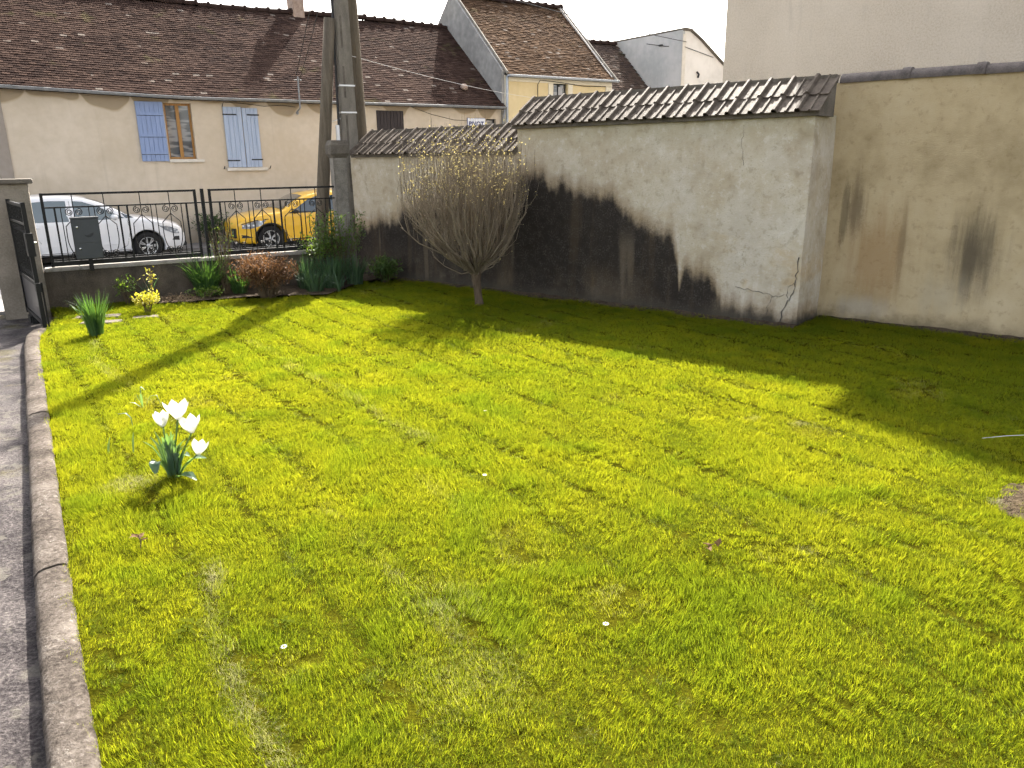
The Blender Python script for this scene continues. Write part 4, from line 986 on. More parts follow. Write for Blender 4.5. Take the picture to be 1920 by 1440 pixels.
cable('pale_cable', PC + Vector((.1, 0, 4.0)), H_(14.0, -.08, 4.1), .12, 'thin pale cable running from the poles across the yellow house', .0045, 'cable_pale')

# ================================================================== CARS
def smoothstep(a, b, x): t = min(1, max(0, (x - a) / (b - a))); return t * t * (3 - 2 * t)
def make_car(name, label, loc, rz, S):
    """body: side outline (with wheel arches) inflated into a shell; front towards +x"""
    root = empty(name, loc, rz, label, 'car')
    root.scale = (S['scale'],) * 3
    up = S['outline']                       # (x, z) from front bumper bottom over the roof to rear bumper bottom
    # resample the upper outline with Catmull-Rom
    U = []
    for i in range(len(up) - 1):
        p0 = up[max(i - 1, 0)]; p1 = up[i]; p2 = up[i + 1]; p3 = up[min(i + 2, len(up) - 1)]
        for k in range(5):
            t = k / 5
            f = lambda a, b, c, d: .5 * (2 * b + (c - a) * t + (2 * a - 5 * b + 4 * c - d) * t * t + (3 * b - a - 3 * c + d) * t ** 3)
            U.append((f(p0[0], p1[0], p2[0], p3[0]), f(p0[1], p1[1], p2[1], p3[1])))
    U.append(up[-1])
    zs_ = S['sill']; ra = S['arch']; wz = S['wheel_r']
    low = []
    for wx in (S['rear'], S['front']):
        a0 = math.asin((zs_ - wz) / ra) if abs(zs_ - wz) < ra else 0
        low += [(wx - ra * math.cos(a), wz + ra * math.sin(a)) for a in np.linspace(a0, math.pi - a0, 15)]
    out = U + [(low[0][0] - .12, zs_ + .02)] * 0 + low
    n = len(out)
    xf = max(p[0] for p in out); xr_ = min(p[0] for p in out); belt = S['belt']; top = max(p[1] for p in out); W0 = S['half']
    def hw(x, z):
        w = W0 * (1 - .20 * smoothstep(.75, 0, xf - x) ** 1.5 - .14 * smoothstep(.6, 0, x - xr_) ** 1.5)
        w *= 1 - .035 * ((z - .62) / .4) ** 2 if z < .62 else 1
        if z > belt: w -= .20 * ((z - belt) / (top - belt)) ** 1.15
        w += .012 * math.exp(-((z - belt + .09) / .035) ** 2) - .010 * math.exp(-((z - .5) / .07) ** 2)
        for wx in (S['rear'], S['front']):
            d = math.hypot(x - wx, z - wz); w += .022 * math.exp(-((d - ra) / .07) ** 2)
        return w
    def nrm(i):
        a = Vector(out[(i - 1) % n]); b = Vector(out[(i + 1) % n]); d = (b - a)
        if d.length < 1e-6: return Vector((0, 0))
        d.normalize(); return Vector((d.y, -d.x))
    area = sum(out[i][0] * out[(i + 1) % n][1] - out[(i + 1) % n][0] * out[i][1] for i in range(n))
    sgn = -1 if area > 0 else 1                                # inward
    ins = lambda k: [tuple(Vector(out[i]) + nrm(i) * sgn * k) for i in range(n)]
    ringA = ins(.05); ringB = ins(.016)
    vs, fs = [], []
    def crown(x, z, f):   # f: 0 at the edge .. 1 in the middle
        g_ = smoothstep(.55, .9, z)
        fx = .075 * smoothstep(.9, .1, xf - x) - .06 * smoothstep(.7, .05, x - xr_)
        return x + fx * f, z + .035 * g_ * f
    NS = 10
    rows = []
    for s_ in range(NS + 1):
        t = -1 + 2 * s_ / NS; f = 1 - t * t
        rows.append([])
        for i in range(n):
            x, z = out[i]; w = hw(x, z) - .06; cx, cz = crown(x, z, f if z > zs_ + .08 else 0)
            rows[-1].append(len(vs)); vs.append((cx, w * t, cz))
    for s_ in range(NS):
        for i in range(n): fs.append((rows[s_][i], rows[s_][(i + 1) % n], rows[s_ + 1][(i + 1) % n], rows[s_ + 1][i]))
    for sd_, base in ((-1, rows[0]), (1, rows[-1])):
        rb = []; 
        for i in range(n): x, z = ringB[i]; rb.append(len(vs)); vs.append((x, sd_ * (hw(x, z) - .018), z))
        pts2 = [Vector(p) for p in ringA]; e2 = [(i, (i + 1) % n) for i in range(n)]
        for gx in np.arange(xr_ + .08, xf, .13):
            for gz in np.arange(.2, top, .075): pts2.append(Vector((gx, gz)))
        r = delaunay_2d_cdt(pts2, e2, [list(range(n))], 1, 1e-6)
        off = len(vs); mp = {}
        for j, p in enumerate(r[0]): vs.append((p.x, sd_ * hw(p.x, p.y), p.y))
        for f_ in r[2]: fs.append(tuple(off + j for j in f_))
        inv = {}
        for j, orig in enumerate(r[3]):
            for q in orig:
                if q < n: inv[q] = off + j
        for i in range(n):
            k2 = (i + 1) % n; fs.append((base[i], base[k2], rb[k2], rb[i]))
            if i in inv and k2 in inv: fs.append((rb[i], rb[k2], inv[k2], inv[i]))
    m2 = MB(); m2.add(vs, fs); body = m2.build('body', S['paint'], root); smooth_by_angle(body, 38)
    # panels lying on the side surface
    def side_poly(poly, off, sd_, thick=.004):
        pts2 = [Vector(p) for p in poly]; k = len(poly); x0 = min(p[0] for p in poly); x1 = max(p[0] for p in poly); z0 = min(p[1] for p in poly); z1 = max(p[1] for p in poly)
        for gx in np.arange(x0 + .05, x1, .09):
            for gz in np.arange(z0 + .03, z1, .06): pts2.append(Vector((gx, gz)))
        r = delaunay_2d_cdt(pts2, [(i, (i + 1) % k) for i in range(k)], [list(range(k))], 1, 1e-6)
        m3 = MB(); N = len(r[0])
        m3.add([(p.x, sd_ * (hw(p.x, p.y) + off), p.y) for p in r[0]] + [(p.x, sd_ * (hw(p.x, p.y) + off - .012), p.y) for p in r[0]], [tuple(f) for f in r[2]] + [tuple(j + N for j in f[::-1]) for f in r[2]])
        return m3
    for sd_ in (-1, 1):
        for nm, poly, mt, off in S['panels']:
            o = side_poly(poly, off, sd_).build(nm, mt, body); smooth_by_angle(o, 60)
        for nm, pl, rad, mt in S['lines']:
            m3 = MB(); D_ = []
            for a, b in zip(pl[:-1], pl[1:]):
                for k in range(6): t = k / 6; D_.append((a[0] + (b[0] - a[0]) * t, a[1] + (b[1] - a[1]) * t))
            D_.append(pl[-1])
            m3.tube([(x, sd_ * (hw(x, z) + .001), z) for x, z in D_], rad, 5); m3.build(nm, mt, body)
        # door mirror
        mx, mz = S['mirror']; m3 = MB()
        bm = bmesh.new(); bmesh.ops.create_uvsphere(bm, u_segments=14, v_segments=8, radius=1)
        for v in bm.verts: v.co = Vector((mx + v.co.x * .075 + v.co.y * .02 * sd_, sd_ * (hw(mx, mz) + .09) + v.co.y * .095, mz + v.co.z * .062))
        me = bpy.data.meshes.new('mirror'); bm.to_mesh(me); bm.free(); me.materials.append(S['mirror_mat']); me.polygons.foreach_set('use_smooth', [True] * len(me.polygons)); link('mirror', me, body)
        m3 = MB(); m3.tube([(mx + .02, sd_ * (hw(mx, mz - .05) - .02), mz - .07), (mx, sd_ * (hw(mx, mz) + .06), mz - .03)], .018, 6); m3.build('mirror_arm', M['blacktrim'], body)
    # screens laid on the top surface between two outline points
    def top_panel(nm, za, zb, front, mt, wfrac=.90, lift=.006):
        seg = [p for p in U if za <= p[1] <= zb and (p[0] > S['mid']) == front]
        seg.sort(key=lambda p: p[1]); m3 = MB(); vs3 = []; K = 9
        for x, z in seg:
            for s_ in range(K):
                t = (-1 + 2 * s_ / (K - 1)) * wfrac; f = 1 - t * t; w = hw(x, z) - .06; cx, cz = crown(x, z, f); vs3.append((cx + (.02 if front else -.02) * .4, w * t, cz + lift))
        m3.add(vs3, [(i * K + j, i * K + j + 1, (i + 1) * K + j + 1, (i + 1) * K + j) for i in range(len(seg) - 1) for j in range(K - 1)])
        o = m3.build(nm, mt, body, True); return o
    top_panel('windscreen', S['screen'][0], S['screen'][1], True, S['glass'])
    top_panel('rear_window', belt + .08, top - .10, False, S['glass'])
    # wheels
    prof = [(wz * .63, -.095), (wz * .70, -.105), (wz * .93, -.108), (wz * .99, -.085), (wz, -.05), (wz, .05), (wz * .99, .085), (wz * .93, .108), (wz * .70, .105), (wz * .63, .095)]
    for wx in (S['rear'], S['front']):
        m3 = MB(); m3.tube([(wx, -W0 + .24, wz), (wx, W0 - .24, wz)], ra - .01, 24); m3.build('wheel_well', M['blacktrim'], body)
        for sd_ in (-1, 1):
            T = Matrix.Translation((wx, sd_ * (W0 - .115), wz)) @ Matrix.Rotation(R(-90 * sd_), 4, 'X')
            wh = empty('wheel', (0, 0, 0)); wh.parent = root
            m3 = MB(); m3.lathe(prof, 36, T); m3.build('tyre', M['rubber'], wh, True)
            m3 = MB(); m3.lathe([(wz * .66, .085), (wz * .64, .098), (wz * .60, .096), (wz * .58, .05), (wz * .58, -.05)], 32, T)
            m3.lathe([(0, .085), (wz * .10, .085), (wz * .14, .075), (wz * .14, .03)], 18, T)
            for k in range(S['spokes']):
                a = 2 * math.pi * k / S['spokes']
                for da in ((-.13, .13) if S['twin'] else (0,)):
                    ca, sa = math.cos(a + da * .4), math.sin(a + da * .4); cb, sb = math.cos(a + da), math.sin(a + da); wd = wz * (.035 if S['twin'] else .055)
                    p0 = Vector((ca * wz * .11, sa * wz * .11, .07)); p1 = Vector((cb * wz * .615, sb * wz * .615, .082)); pp = Vector((-sb, cb, 0)) * wd
                    vv = [p0 - pp * .8, p0 + pp * .8, p1 + pp, p1 - pp]; vv = vv + [q - Vector((0, 0, .03)) for q in vv]
                    m3.add([T @ q for q in vv], [(0, 1, 2, 3), (4, 7, 6, 5), (0, 4, 5, 1), (1, 5, 6, 2), (2, 6, 7, 3), (3, 7, 4, 0)])
            m3.build('rim', M['alloy'], wh)
            m3 = MB(); m3.lathe([(0, -.02), (wz * .58, -.02)], 28, T); m3.lathe([(0, .0), (wz * .36, .0), (wz * .36, -.02)], 24, T); m3.build('brake_disc', M['blacktrim'], wh)
    m3 = MB(); m3.box(S['rear'] + ra, S['front'] - ra, -W0 + .2, W0 - .2, .16, .34); m3.build('underbody', M['blacktrim'], body)
    for nm, y0, y1, x, z0, z1, mt in S['nose']:
        m3 = MB(); m3.box(x - .09, x, y0, y1, z0, z1); m3.build(nm, mt, body, bevel=.012)
    return root

Wt = Vector((-8.85, 19.04, -.12))     # contact patch of the near front wheel
uh = Vector((math.cos(RZ_H), math.sin(RZ_H), 0)); bh = Vector((-uh.y, uh.x, 0))
gl = M['carglass_w']
white = dict(scale=1.03, paint=M['paint_white'], half=.885, wheel_r=.318, arch=.365, sill=.20, belt=.93, rear=-1.29, front=1.31, mid=.0, spokes=7, twin=True, glass=gl, mirror=(.66, 1.02), mirror_mat=M['paint_white'], screen=(1.02, 1.44),
    outline=[(1.68, .20), (2.05, .22), (2.16, .34), (2.17, .50), (2.13, .64), (2.02, .76), (1.75, .86), (1.35, .95), (1.02, 1.02), (.72, 1.19), (.38, 1.36), (.0, 1.47), (-.5, 1.515), (-1.1, 1.49), (-1.55, 1.42), (-1.83, 1.25), (-2.02, 1.02), (-2.10, .85), (-2.12, .60), (-2.10, .38), (-2.0, .24), (-1.68, .20)],
    panels=[('front_door_window', [(.88, .985), (.62, 1.13), (.36, 1.27), (.06, 1.38), (-.14, 1.40), (-.16, .955), (.4, .965)], gl, .004),
            ('rear_door_window', [(-.27, 1.405), (-.6, 1.415), (-1.0, 1.39), (-1.12, .96), (-.26, .955)], gl, .004),
            ('quarter_window', [(-1.06, 1.385), (-1.35, 1.30), (-1.60, 1.05), (-1.18, .965)], gl, .004),
            ('front_corner_window', [(.90, .98), (1.08, .99), (.80, 1.12)], M['carglass'], .005),
            ('rear_lamp', [(-1.95, 1.0), (-2.0, .72), (-1.86, .74), (-1.84, .95)], M['signred'], .004),
            ('headlamp', [(2.05, .56), (2.02, .66), (1.80, .755), (1.58, .78), (1.72, .66), (1.92, .57)], M['lamp'], .006),
            ('bumper_intake', [(2.04, .40), (2.04, .50), (1.93, .50), (1.86, .42)], M['blacktrim'], .004),
            ('sill_trim', [(.92, .215), (.92, .27), (-.90, .27), (-.90, .215)], M['blacktrim'], .004)],
    lines=[('door_seam', [(.92, .95), (.96, .7), (.86, .36), (.70, .28)], .004, M['blacktrim']), ('door_seam', [(-.20, 1.40), (-.20, .7), (-.24, .28)], .004, M['blacktrim']), ('door_seam', [(-1.15, .95), (-1.05, .75), (-.86, .5)], .004, M['blacktrim']),
           ('lower_crease', [(.85, .40), (-.85, .42)], .006, M['paint_white']), ('door_handle', [(-.08, .84), (.10, .84)], .017, M['paint_white']), ('door_handle', [(-1.04, .85), (-.86, .85)], .017, M['paint_white'])],
    nose=[('number_plate', -.26, .26, 2.255, .42, .53, M['whiteplastic']), ('lower_grille', -.5, .5, 2.235, .24, .34, M['blacktrim'])])
cy_off = bh * (.885 * 1.03)
make_car('parked_car', 'white hatchback parked across the street behind the left railing panel', Wt - uh * 1.31 * 1.03 + cy_off, RZ_H, white)
yg = M['carglass']
yel = dict(scale=1.03, paint=M['paint_yellow'], half=.875, wheel_r=.325, arch=.372, sill=.21, belt=.92, rear=-1.27, front=1.27, mid=.0, spokes=5, twin=True, glass=yg, mirror=(.60, .99), mirror_mat=M['blacktrim'], screen=(.99, 1.36),
    outline=[(1.62, .21), (1.95, .22), (2.05, .34), (2.06, .55), (2.03, .70), (1.92, .80), (1.62, .90), (1.25, .955), (.96, .985), (.64, 1.17), (.30, 1.34), (.0, 1.41), (-.5, 1.45), (-1.1, 1.42), (-1.5, 1.36), (-1.72, 1.22), (-1.86, 1.02), (-1.95, .86), (-1.98, .60), (-1.96, .38), (-1.88, .24), (-1.64, .21)],
    panels=[('front_door_window', [(.70, .965), (.48, 1.10), (.24, 1.245), (.0, 1.33), (-.20, 1.345), (-.22, .955)], yg, .004),
            ('rear_door_window', [(-.30, 1.345), (-.65, 1.355), (-1.05, 1.32), (-1.22, 1.0), (-.30, .955)], yg, .004),
            ('belt_trim', [(.78, .93), (.74, .962), (-1.2, .985), (-1.2, .945)], M['blacktrim'], .005),
            ('headlamp', [(1.95, .60), (1.93, .68), (1.62, .78), (1.36, .80), (1.50, .66), (1.75, .585)], M['lamp'], .006),
            ('brow_trim', [(1.96, .685), (1.95, .71), (1.62, .80), (1.32, .825), (1.30, .805), (1.62, .782)], M['blacktrim'], .007),
            ('bumper_intake', [(1.97, .36), (1.97, .44), (1.86, .43), (1.70, .37)], M['blacktrim'], .004),
            ('sill_trim', [(.88, .22), (.88, .30), (-.88, .30), (-.88, .22)], M['blacktrim'], .004)],
    lines=[('door_seam', [(.86, .93), (.92, .7), (.84, .4), (.7, .3)], .004, M['blacktrim']), ('door_seam', [(-.25, 1.34), (-.25, .7), (-.28, .3)], .004, M['blacktrim']), ('door_handle', [(-.14, .83), (.06, .83)], .016, M['blacktrim']), ('arch_trim', [(1.27 + .385 * math.cos(a), .325 + .385 * math.sin(a)) for a in np.linspace(-.2, math.pi + .2, 16)], .016, M['blacktrim'])],
    nose=[('grille', -.62, .62, 2.115, .36, .60, M['blacktrim']), ('number_plate', -.26, .26, 2.13, .38, .49, M['whiteplastic'])])
Yt = Vector((-6.26, 20.45, -.12))
make_car('parked_car', 'amber yellow hatchback parked facing left behind the right railing panel', Yt + uh * 1.27 * 1.03 + bh * (.875 * 1.03), RZ_H + math.pi, yel)

# ================================================================== PLANTS
def blades(mb, n, h, spread, w, droop, rg, base_r=.06, seg=5, hv=.35, flatten=1.0):
    for _ in range(n):
        a = rg.uniform(0, 2 * math.pi); rr = base_r * math.sqrt(rg.random()); lean = spread * rg.random() ** .8
        d = Vector((math.cos(a), math.sin(a) * flatten, 0)); p = d * rr; H = h * (1 - hv * rg.random()); ww = w * rg.uniform(.7, 1.2)
        side = Vector((-math.sin(a + rg.uniform(-.9, .9)), math.cos(a + rg.uniform(-.9, .9)), 0)).normalized()
        t0 = rg.random(); vs = []; dr = droop * rg.random() ** 2
        for k in range(seg + 1):
            t = k / seg
            q = p + d * (lean * H * t ** 1.5 + dr * H * t ** 3) + Vector((0, 0, H * (t - .12 * lean * t * t - dr * .75 * t ** 3)))
            wk = ww * (1 - max(0, (t - .55) / .45) ** 1.6) * .5 + .0006
            vs += [q - side * wk, q + side * wk]
        mb.add(vs, [(2 * k, 2 * k + 1, 2 * k + 3, 2 * k + 2) for k in range(seg)], t0)
def leaf(mb, p, d, up, L, w, t, curl=.15):
    d = d.normalized(); s_ = d.cross(up)
    if s_.length < 1e-4: s_ = d.orthogonal()
    s_.normalize(); n_ = s_.cross(d)
    a = p; b = p + d * L * .4 + s_ * w * .5 + n_ * curl * w; c = p + d * L - n_ * curl * L * .6; e = p + d * L * .4 - s_ * w * .5 + n_ * curl * w; m_ = p + d * L * .5
    mb.add([a, b, c, e, m_], [(0, 1, 4), (1, 2, 4), (2, 3, 4), (3, 0, 4)], t)
def rvec(rg): 
    while True:
        v = Vector((rg.uniform(-1, 1), rg.uniform(-1, 1), rg.uniform(-1, 1)))
        if .05 < v.length < 1: return v.normalized()
def shrub(name, loc, label, rx, ry, z0, z1, nst, nleaf, size, lm, sm, seed, cat='shrub', group=None, ratio=.45, top=1.0, stemr=.006, bare=0.0, lump=.35, upb=.35):
    rg = random.Random(seed); o = empty(name, loc, rg.uniform(0, 6), label, cat, group); st = MB(); lf = MB()
    tips = []
    for i in range(nst):
        a = rg.uniform(0, 2 * math.pi); r_ = math.sqrt(rg.random()); zz = z0 + (z1 - z0) * (.45 + .55 * rg.random() ** .6) * (1 - .35 * r_ * r_ * top)
        tip = Vector((math.cos(a) * r_ * rx, math.sin(a) * r_ * ry, zz)); b = Vector((tip.x * .22, tip.y * .22, 0)); m_ = b.lerp(tip, .5) + Vector((tip.x * -.06, tip.y * -.06, .06)) + rvec(rg) * .02
        st.tube([b, m_, tip], [stemr, stemr * .75, stemr * .35], 4); tips.append((b, m_, tip))
    for i in range(nleaf):
        b, m_, tip = rg.choice(tips); t = bare + (1 - bare) * rg.random() ** .7
        p = b.lerp(m_, t * 2) if t < .5 else m_.lerp(tip, t * 2 - 1)
        p = p + rvec(rg) * size * 1.3
        if p.z < .02: continue
        d = (rvec(rg) + Vector((p.x / rx, p.y / ry, .0)) * .6 + Vector((0, 0, upb))).normalized()
        leaf(lf, p, d, Vector((0, 0, 1)) + rvec(rg) * .6, size * rg.uniform(.6, 1.25), size * ratio * rg.uniform(.8, 1.2), rg.random())
    st.build('stems', sm, o); lf.build('foliage', lm, o); return o

def clump(name, loc, label, n, h, spread, w, mat, seed, base_r=.07, droop=.25, fl=1.0, cat='plant', group=None, extra=None):
    rg = random.Random(seed); o = empty(name, loc, 0, label, cat, group); mb = MB(); blades(mb, n, h, spread, w, droop, rg, base_r, 6, .4, fl)
    mb.build('leaves', mat, o); return o

# daffodil clumps
clump('daffodil_clump', (-5.34, 9.70, 0), 'upright clump of green daffodil leaves nearest the gate', 150, .62, .34, .012, M['daff'], 1, .085, .22, 1.0, 'daffodil', 'daffodil clumps')
clump('daffodil_clump', (-5.02, 12.62, .03), 'large sprawling daffodil clump under the fence post', 230, .78, .50, .013, M['daff'], 2, .17, .40, .9, 'daffodil', 'daffodil clumps')
clump('daffodil_clump', (-5.75, 12.12, .02), 'thin daffodil clump before the low wall behind the yellow shrub', 26, .5, .75, .011, M['daff_blue'], 3, .07, .5, .8, 'daffodil', 'daffodil clumps')
clump('daffodil_clump', (-3.52, 13.25, .03), 'dense blue-green daffodil clump just right of the russet shrub', 150, .62, .32, .012, M['daff_blue'], 4, .17, .2, .8, 'daffodil', 'daffodil clumps')
clump('daffodil_clump', (-3.10, 13.28, .03), 'tall blue-green daffodil clump in front of the corner pillar', 200, .66, .34, .012, M['daff_blue'], 5, .20, .3, .8, 'daffodil', 'daffodil clumps')
clump('daffodil_clump', (-2.76, 13.62, .03), 'blue-green daffodil clump against the stained wall beside the low dark shrub', 130, .60, .40, .012, M['daff_blue'], 6, .15, .3, .8, 'daffodil', 'daffodil clumps')
clump('iris_clump', (-2.90, 12.92, .01), 'few broad bent leaves flopping on the lawn before the daffodils', 12, .40, .95, .022, M['daff_blue'], 7, .03, .9, .8, 'plant')
# shrubs
shrub('russet_shrub', (-3.95, 12.42, 0), 'rounded russet brown shrub at the edge of the lawn before the fence', 
      .55, .45, .12, .72, 105, 4600, .070, M['russet'], M['stem'], 11, ratio=.24, bare=.42, top=.55)
clump('daffodil_clump', (-4.52, 12.78, .03), 'short daffodil clump between the fence post and the russet shrub', 90, .5, .6, .012, M['daff'], 41, .13, .5, .8, 'daffodil', 'daffodil clumps')
clump('daffodil_clump', (-3.30, 12.86, .02), 'low front clump of daffodil leaves at the lawn edge right of the russet shrub', 90, .48, .6, .012, M['daff_blue'], 42, .14, .5, .8, 'daffodil', 'daffodil clumps')
shrub('creeping_plant', (-4.95, 12.30, .02), 'low leafy green plant spreading at the lawn edge before the largest daffodils', .34, .14, .03, .16, 24, 420, .045, M['green'], M['stem'], 43, bare=.1, cat='plant')
shrub('golden_shrub', (-5.36, 11.2, 0), 'little yellow variegated shrub on the lawn by the low wall', .17, .15, .12, .33, 14, 330, .055, M['euon'], M['stem'], 12, bare=.5, upb=.5)
shrub('green_shrub', (-6.02, 11.98, 0), 'small bright green shrub against the low wall left of the golden shrub', .16, .12, .1, .52, 9, 150, .06, M['green'], M['stem'], 13, bare=.35)
shrub('corner_shrub', (-2.98, 13.72, 0), 'loose leafy green shrub climbing in front of the corner pillar', .62, .34, .3, 1.36, 42, 1900, .062, M['darkgreen'], M['stem'], 14, bare=.25, top=.5, ratio=.5)
shrub('light_shrub', (-3.42, 13.62, .3), 'bright sunlit green sprays hanging over the fence cap by the pillar', .50, .22, .18, .62, 20, 520, .062, M['green'], M['stem'], 15, bare=.3, ratio=.5)
shrub('low_dark_shrub', (-2.30, 13.98, 0), 'low dark broad-leaved shrub at the foot of the stained wall', .34, .26, .06, .46, 34, 1100, .075, M['darkgreen'], M['stem'], 16, bare=.2, ratio=.42)
shrub('bare_rose', (-4.72, 12.72, .02), 'almost leafless thorny shrub growing up through the railings by the fence post', .26, .16, .5, 1.25, 34, 170, .035, M['green'], M['stem'], 17, bare=.4, stemr=.006, top=.2)
shrub('dry_flower_stalks', (-5.62, 12.02, 0), 'thin yellowish dry stalks with a few buds before the low wall', .16, .1, .3, .62, 9, 46, .05, M['euon'], M['drytwig'], 18, bare=.5, stemr=.005)
rg = random.Random(19); o = empty('dead_bracken', (-5.32, 12.18, 0), 0, 'tangled heap of dry brown stalks between the golden shrub and daffodils', 'dead plant'); mb = MB()
for i in range(150):
    a = rg.uniform(0, 6.28); r_ = math.sqrt(rg.random()); p = Vector((math.cos(a) * r_ * .42, math.sin(a) * r_ * .25, .02 + .12 * rg.random() * (1 - r_))); d = rvec(rg); d.z *= .35; L = rg.uniform(.1, .3)
    mb.tube([p - d * L / 2, p + rvec(rg) * .02 + Vector((0, 0, .03)), p + d * L / 2], [.003, .0035, .0015], 3)
mb.build('stalks', M['drytwig'], o)
# hedge at the foot of the far house between the cars
for k, (s_, w, h_) in enumerate(((1.75, .55, .85), (2.75, .5, .78))):
    shrub('house_hedge', H_(s_, -.55, .0), ('dark green hedge bush between the two cars, nearer the white car', 'dark green hedge bush between the two cars, nearer the yellow car')[k], w, .35, .2, h_, 40, 1300, .09, M['hedge'], M['stem'], 30 + k, group='hedge bushes by the long house', top=.4)

# ---- pollarded bush on a single trunk
tr = empty('pollarded_tree', (-.50, 11.55, 0), 0, 'vase-shaped pruned bush of bare upright twigs on one short trunk before the wall', 'tree')
mb = MB(); P = [(.02, 0, -.05), (.015, 0, .05), (.0, 0, .2), (-.015, 0, .36), (-.02, 0, .47), (-.02, 0, .54)]
mb.tube(P, [.085, .064, .058, .064, .080, .065], 14); mb.tube([(-.02, 0, .5), (-.10, .02, .58), (-.16, .02, .70)], [.05, .045, .03], 8); mb.tube([(-.02, 0, .5), (.05, .02, .60), (.08, .03, .75)], [.05, .04, .028], 8); mb.tube([(-.02, 0, .5), (-.03, -.04, .62), (-.05, -.06, .78)], [.045, .04, .028], 8)
mb.build('trunk', M['bark'], tr, True)
rg = random.Random(77); tw = MB(); bd = MB(); limbs = MB()
CX, CR = -.20, 1.08
def crown_r(z): return CR * max(.05, min(1, ((z - .42) / 1.15))) ** .62
for i in range(84):
    a = 2 * math.pi * i / 84 + rg.uniform(-.2, .2); rr = math.sqrt(rg.random()) * .98 if i > 22 else rg.uniform(.8, 1.0)
    z1 = rg.uniform(1.15, 1.55); R1 = CR * rr * (.86 if z1 < 1.35 else .95); ex = Vector((CX + math.cos(a) * R1, math.sin(a) * R1 * .95, z1))
    b = Vector((-.02 + math.cos(a) * .06, math.sin(a) * .06, .47 + .12 * rg.random()))
    c1 = b.lerp(ex, .35) + Vector((math.cos(a) * R1 * .10, math.sin(a) * R1 * .10, -.04)); c2 = b.lerp(ex, .72) + Vector((math.cos(a) * R1 * .07, math.sin(a) * R1 * .07, -.03))
    jit = lambda k: rvec(rg) * k
    path = [b, c1 + jit(.05), c2 + jit(.06), ex]
    limbs.tube(path, [.017, .012, .009, .006], 5)
    # upright shoots along the limb
    for j in range(rg.randint(8, 12)):
        t = rg.uniform(.25, 1.0); k = min(2, int(t * 3)); q = path[k].lerp(path[k + 1], t * 3 - k)
        ztop = rg.uniform(1.78, 2.66) - .34 * (Vector((q.x - CX, q.y, 0)).length / CR) ** 2 + (.28 if rg.random() < .06 else 0)
        out = Vector((q.x - CX, q.y, 0)) * rg.uniform(.02, .22)
        L = ztop - q.z
        if L < .15: continue
        e = Vector((q.x, q.y, ztop)) + out + Vector((rg.uniform(-.09, .09), rg.uniform(-.09, .09), 0))
        m1 = q.lerp(e, .33) + out * .35 + jit(.045); m2_ = q.lerp(e, .68) + out * .2 + jit(.045)
        r0 = rg.uniform(.0030, .0047)
        tw.tube([q, m1, m2_, e], [r0, r0 * .85, r0 * .65, r0 * .35], 3, False)
        if rg.random() < .5:
            f = m1 + (rvec(rg) * .16) + Vector((0, 0, rg.uniform(.1, .35))); tw.tube([m1, m1.lerp(f, .5) + rvec(rg) * .03, f], [r0 * .7, r0 * .5, r0 * .3], 3, False)
        if rg.random() < .45:
            f = m2_ + (rvec(rg) * .06) + Vector((0, 0, rg.uniform(.12, .3))); tw.tube([m2_, f], [r0 * .6, r0 * .3], 3, False)
        for u_ in range(rg.randint(1, 4)):
            t2 = 1 - .42 * rg.random() ** 1.5; pz = m2_.lerp(e, max(0, (t2 - .68) / .32)) if t2 > .68 else m1.lerp(m2_, (t2 - .33) / .35)
            if pz.z < 1.5 and rg.random() < .75: continue
            leaf(bd, pz, rvec(rg) + Vector((0, 0, .5)), Vector((0, 0, 1)) + rvec(rg), rg.uniform(.016, .034), rg.uniform(.012, .022), rg.random(), .2)
for i in range(18):
    a = rg.uniform(0, 6.283); R1 = rg.uniform(.4, .82); z1 = rg.uniform(.75, 1.25)
    b = Vector((-.02 + math.cos(a) * .06, math.sin(a) * .06, .48 + .08 * rg.random())); e = Vector((-.08 + math.cos(a) * R1, math.sin(a) * R1, z1))
    q1 = b.lerp(e, .3) + Vector((0, 0, -.05)) + rvec(rg) * .05; q2 = b.lerp(e, .65) + Vector((0, 0, -.08)) + rvec(rg) * .06; up_ = e + Vector((math.cos(a) * .06, math.sin(a) * .06, rg.uniform(.15, .5))) + rvec(rg) * .06
    limbs.tube([b, q1, q2, e, up_], [.010, .008, .006, .004, .002], 5)
    for j in range(4):
        o_ = q2.lerp(e, rg.random()); f = o_ + rvec(rg) * .18 + Vector((0, 0, .12)); tw.tube([o_, o_.lerp(f, .5) + rvec(rg) * .03, f], [.003, .0024, .0014], 3, False)
        if rg.random() < .5: leaf(bd, f, rvec(rg), Vector((0, 0, 1)), .03, .02, rg.random(), .2)
limbs.build('limbs', M['twig'], tr); tw.build('twigs', M['twig'], tr); bd.build('buds', M['bud'], tr)

# ---- white tulips
tl = empty('tulip_clump', (-2.37, 4.98, 0), 0, 'clump of four white tulips with broad grey-green leaves on the lawn', 'tulips')
def petal_mesh(open_, L, W):
    mb = MB(); vs = []; nu, nv = 6, 5
    for i in range(nu + 1):
        t = i / nu
        wdt = W * (math.sin(math.pi * min(1, .16 + t * .80)) ** .75) * (1 if t < .85 else (1 - t) / .15 * .75 + .25)
        rad = .012 + L * (.36 * math.sin(math.pi * min(.62, t * .62)) + open_ * t * t); z = L * t
        for j in range(nv + 1):
            s_ = -1 + 2 * j / nv; a = s_ * wdt / max(rad, .02) * .5; a = max(-1.0, min(1.0, a))
            vs.append((math.cos(a) * rad, math.sin(a) * rad * 1.05, z - .006 * s_ * s_))
    mb.add(vs, [(i * (nv + 1) + j, i * (nv + 1) + j + 1, (i + 1) * (nv + 1) + j + 1, (i + 1) * (nv + 1) + j) for i in range(nu) for j in range(nv)], .5)
    return mb.mesh('petal', M['petal'], True)
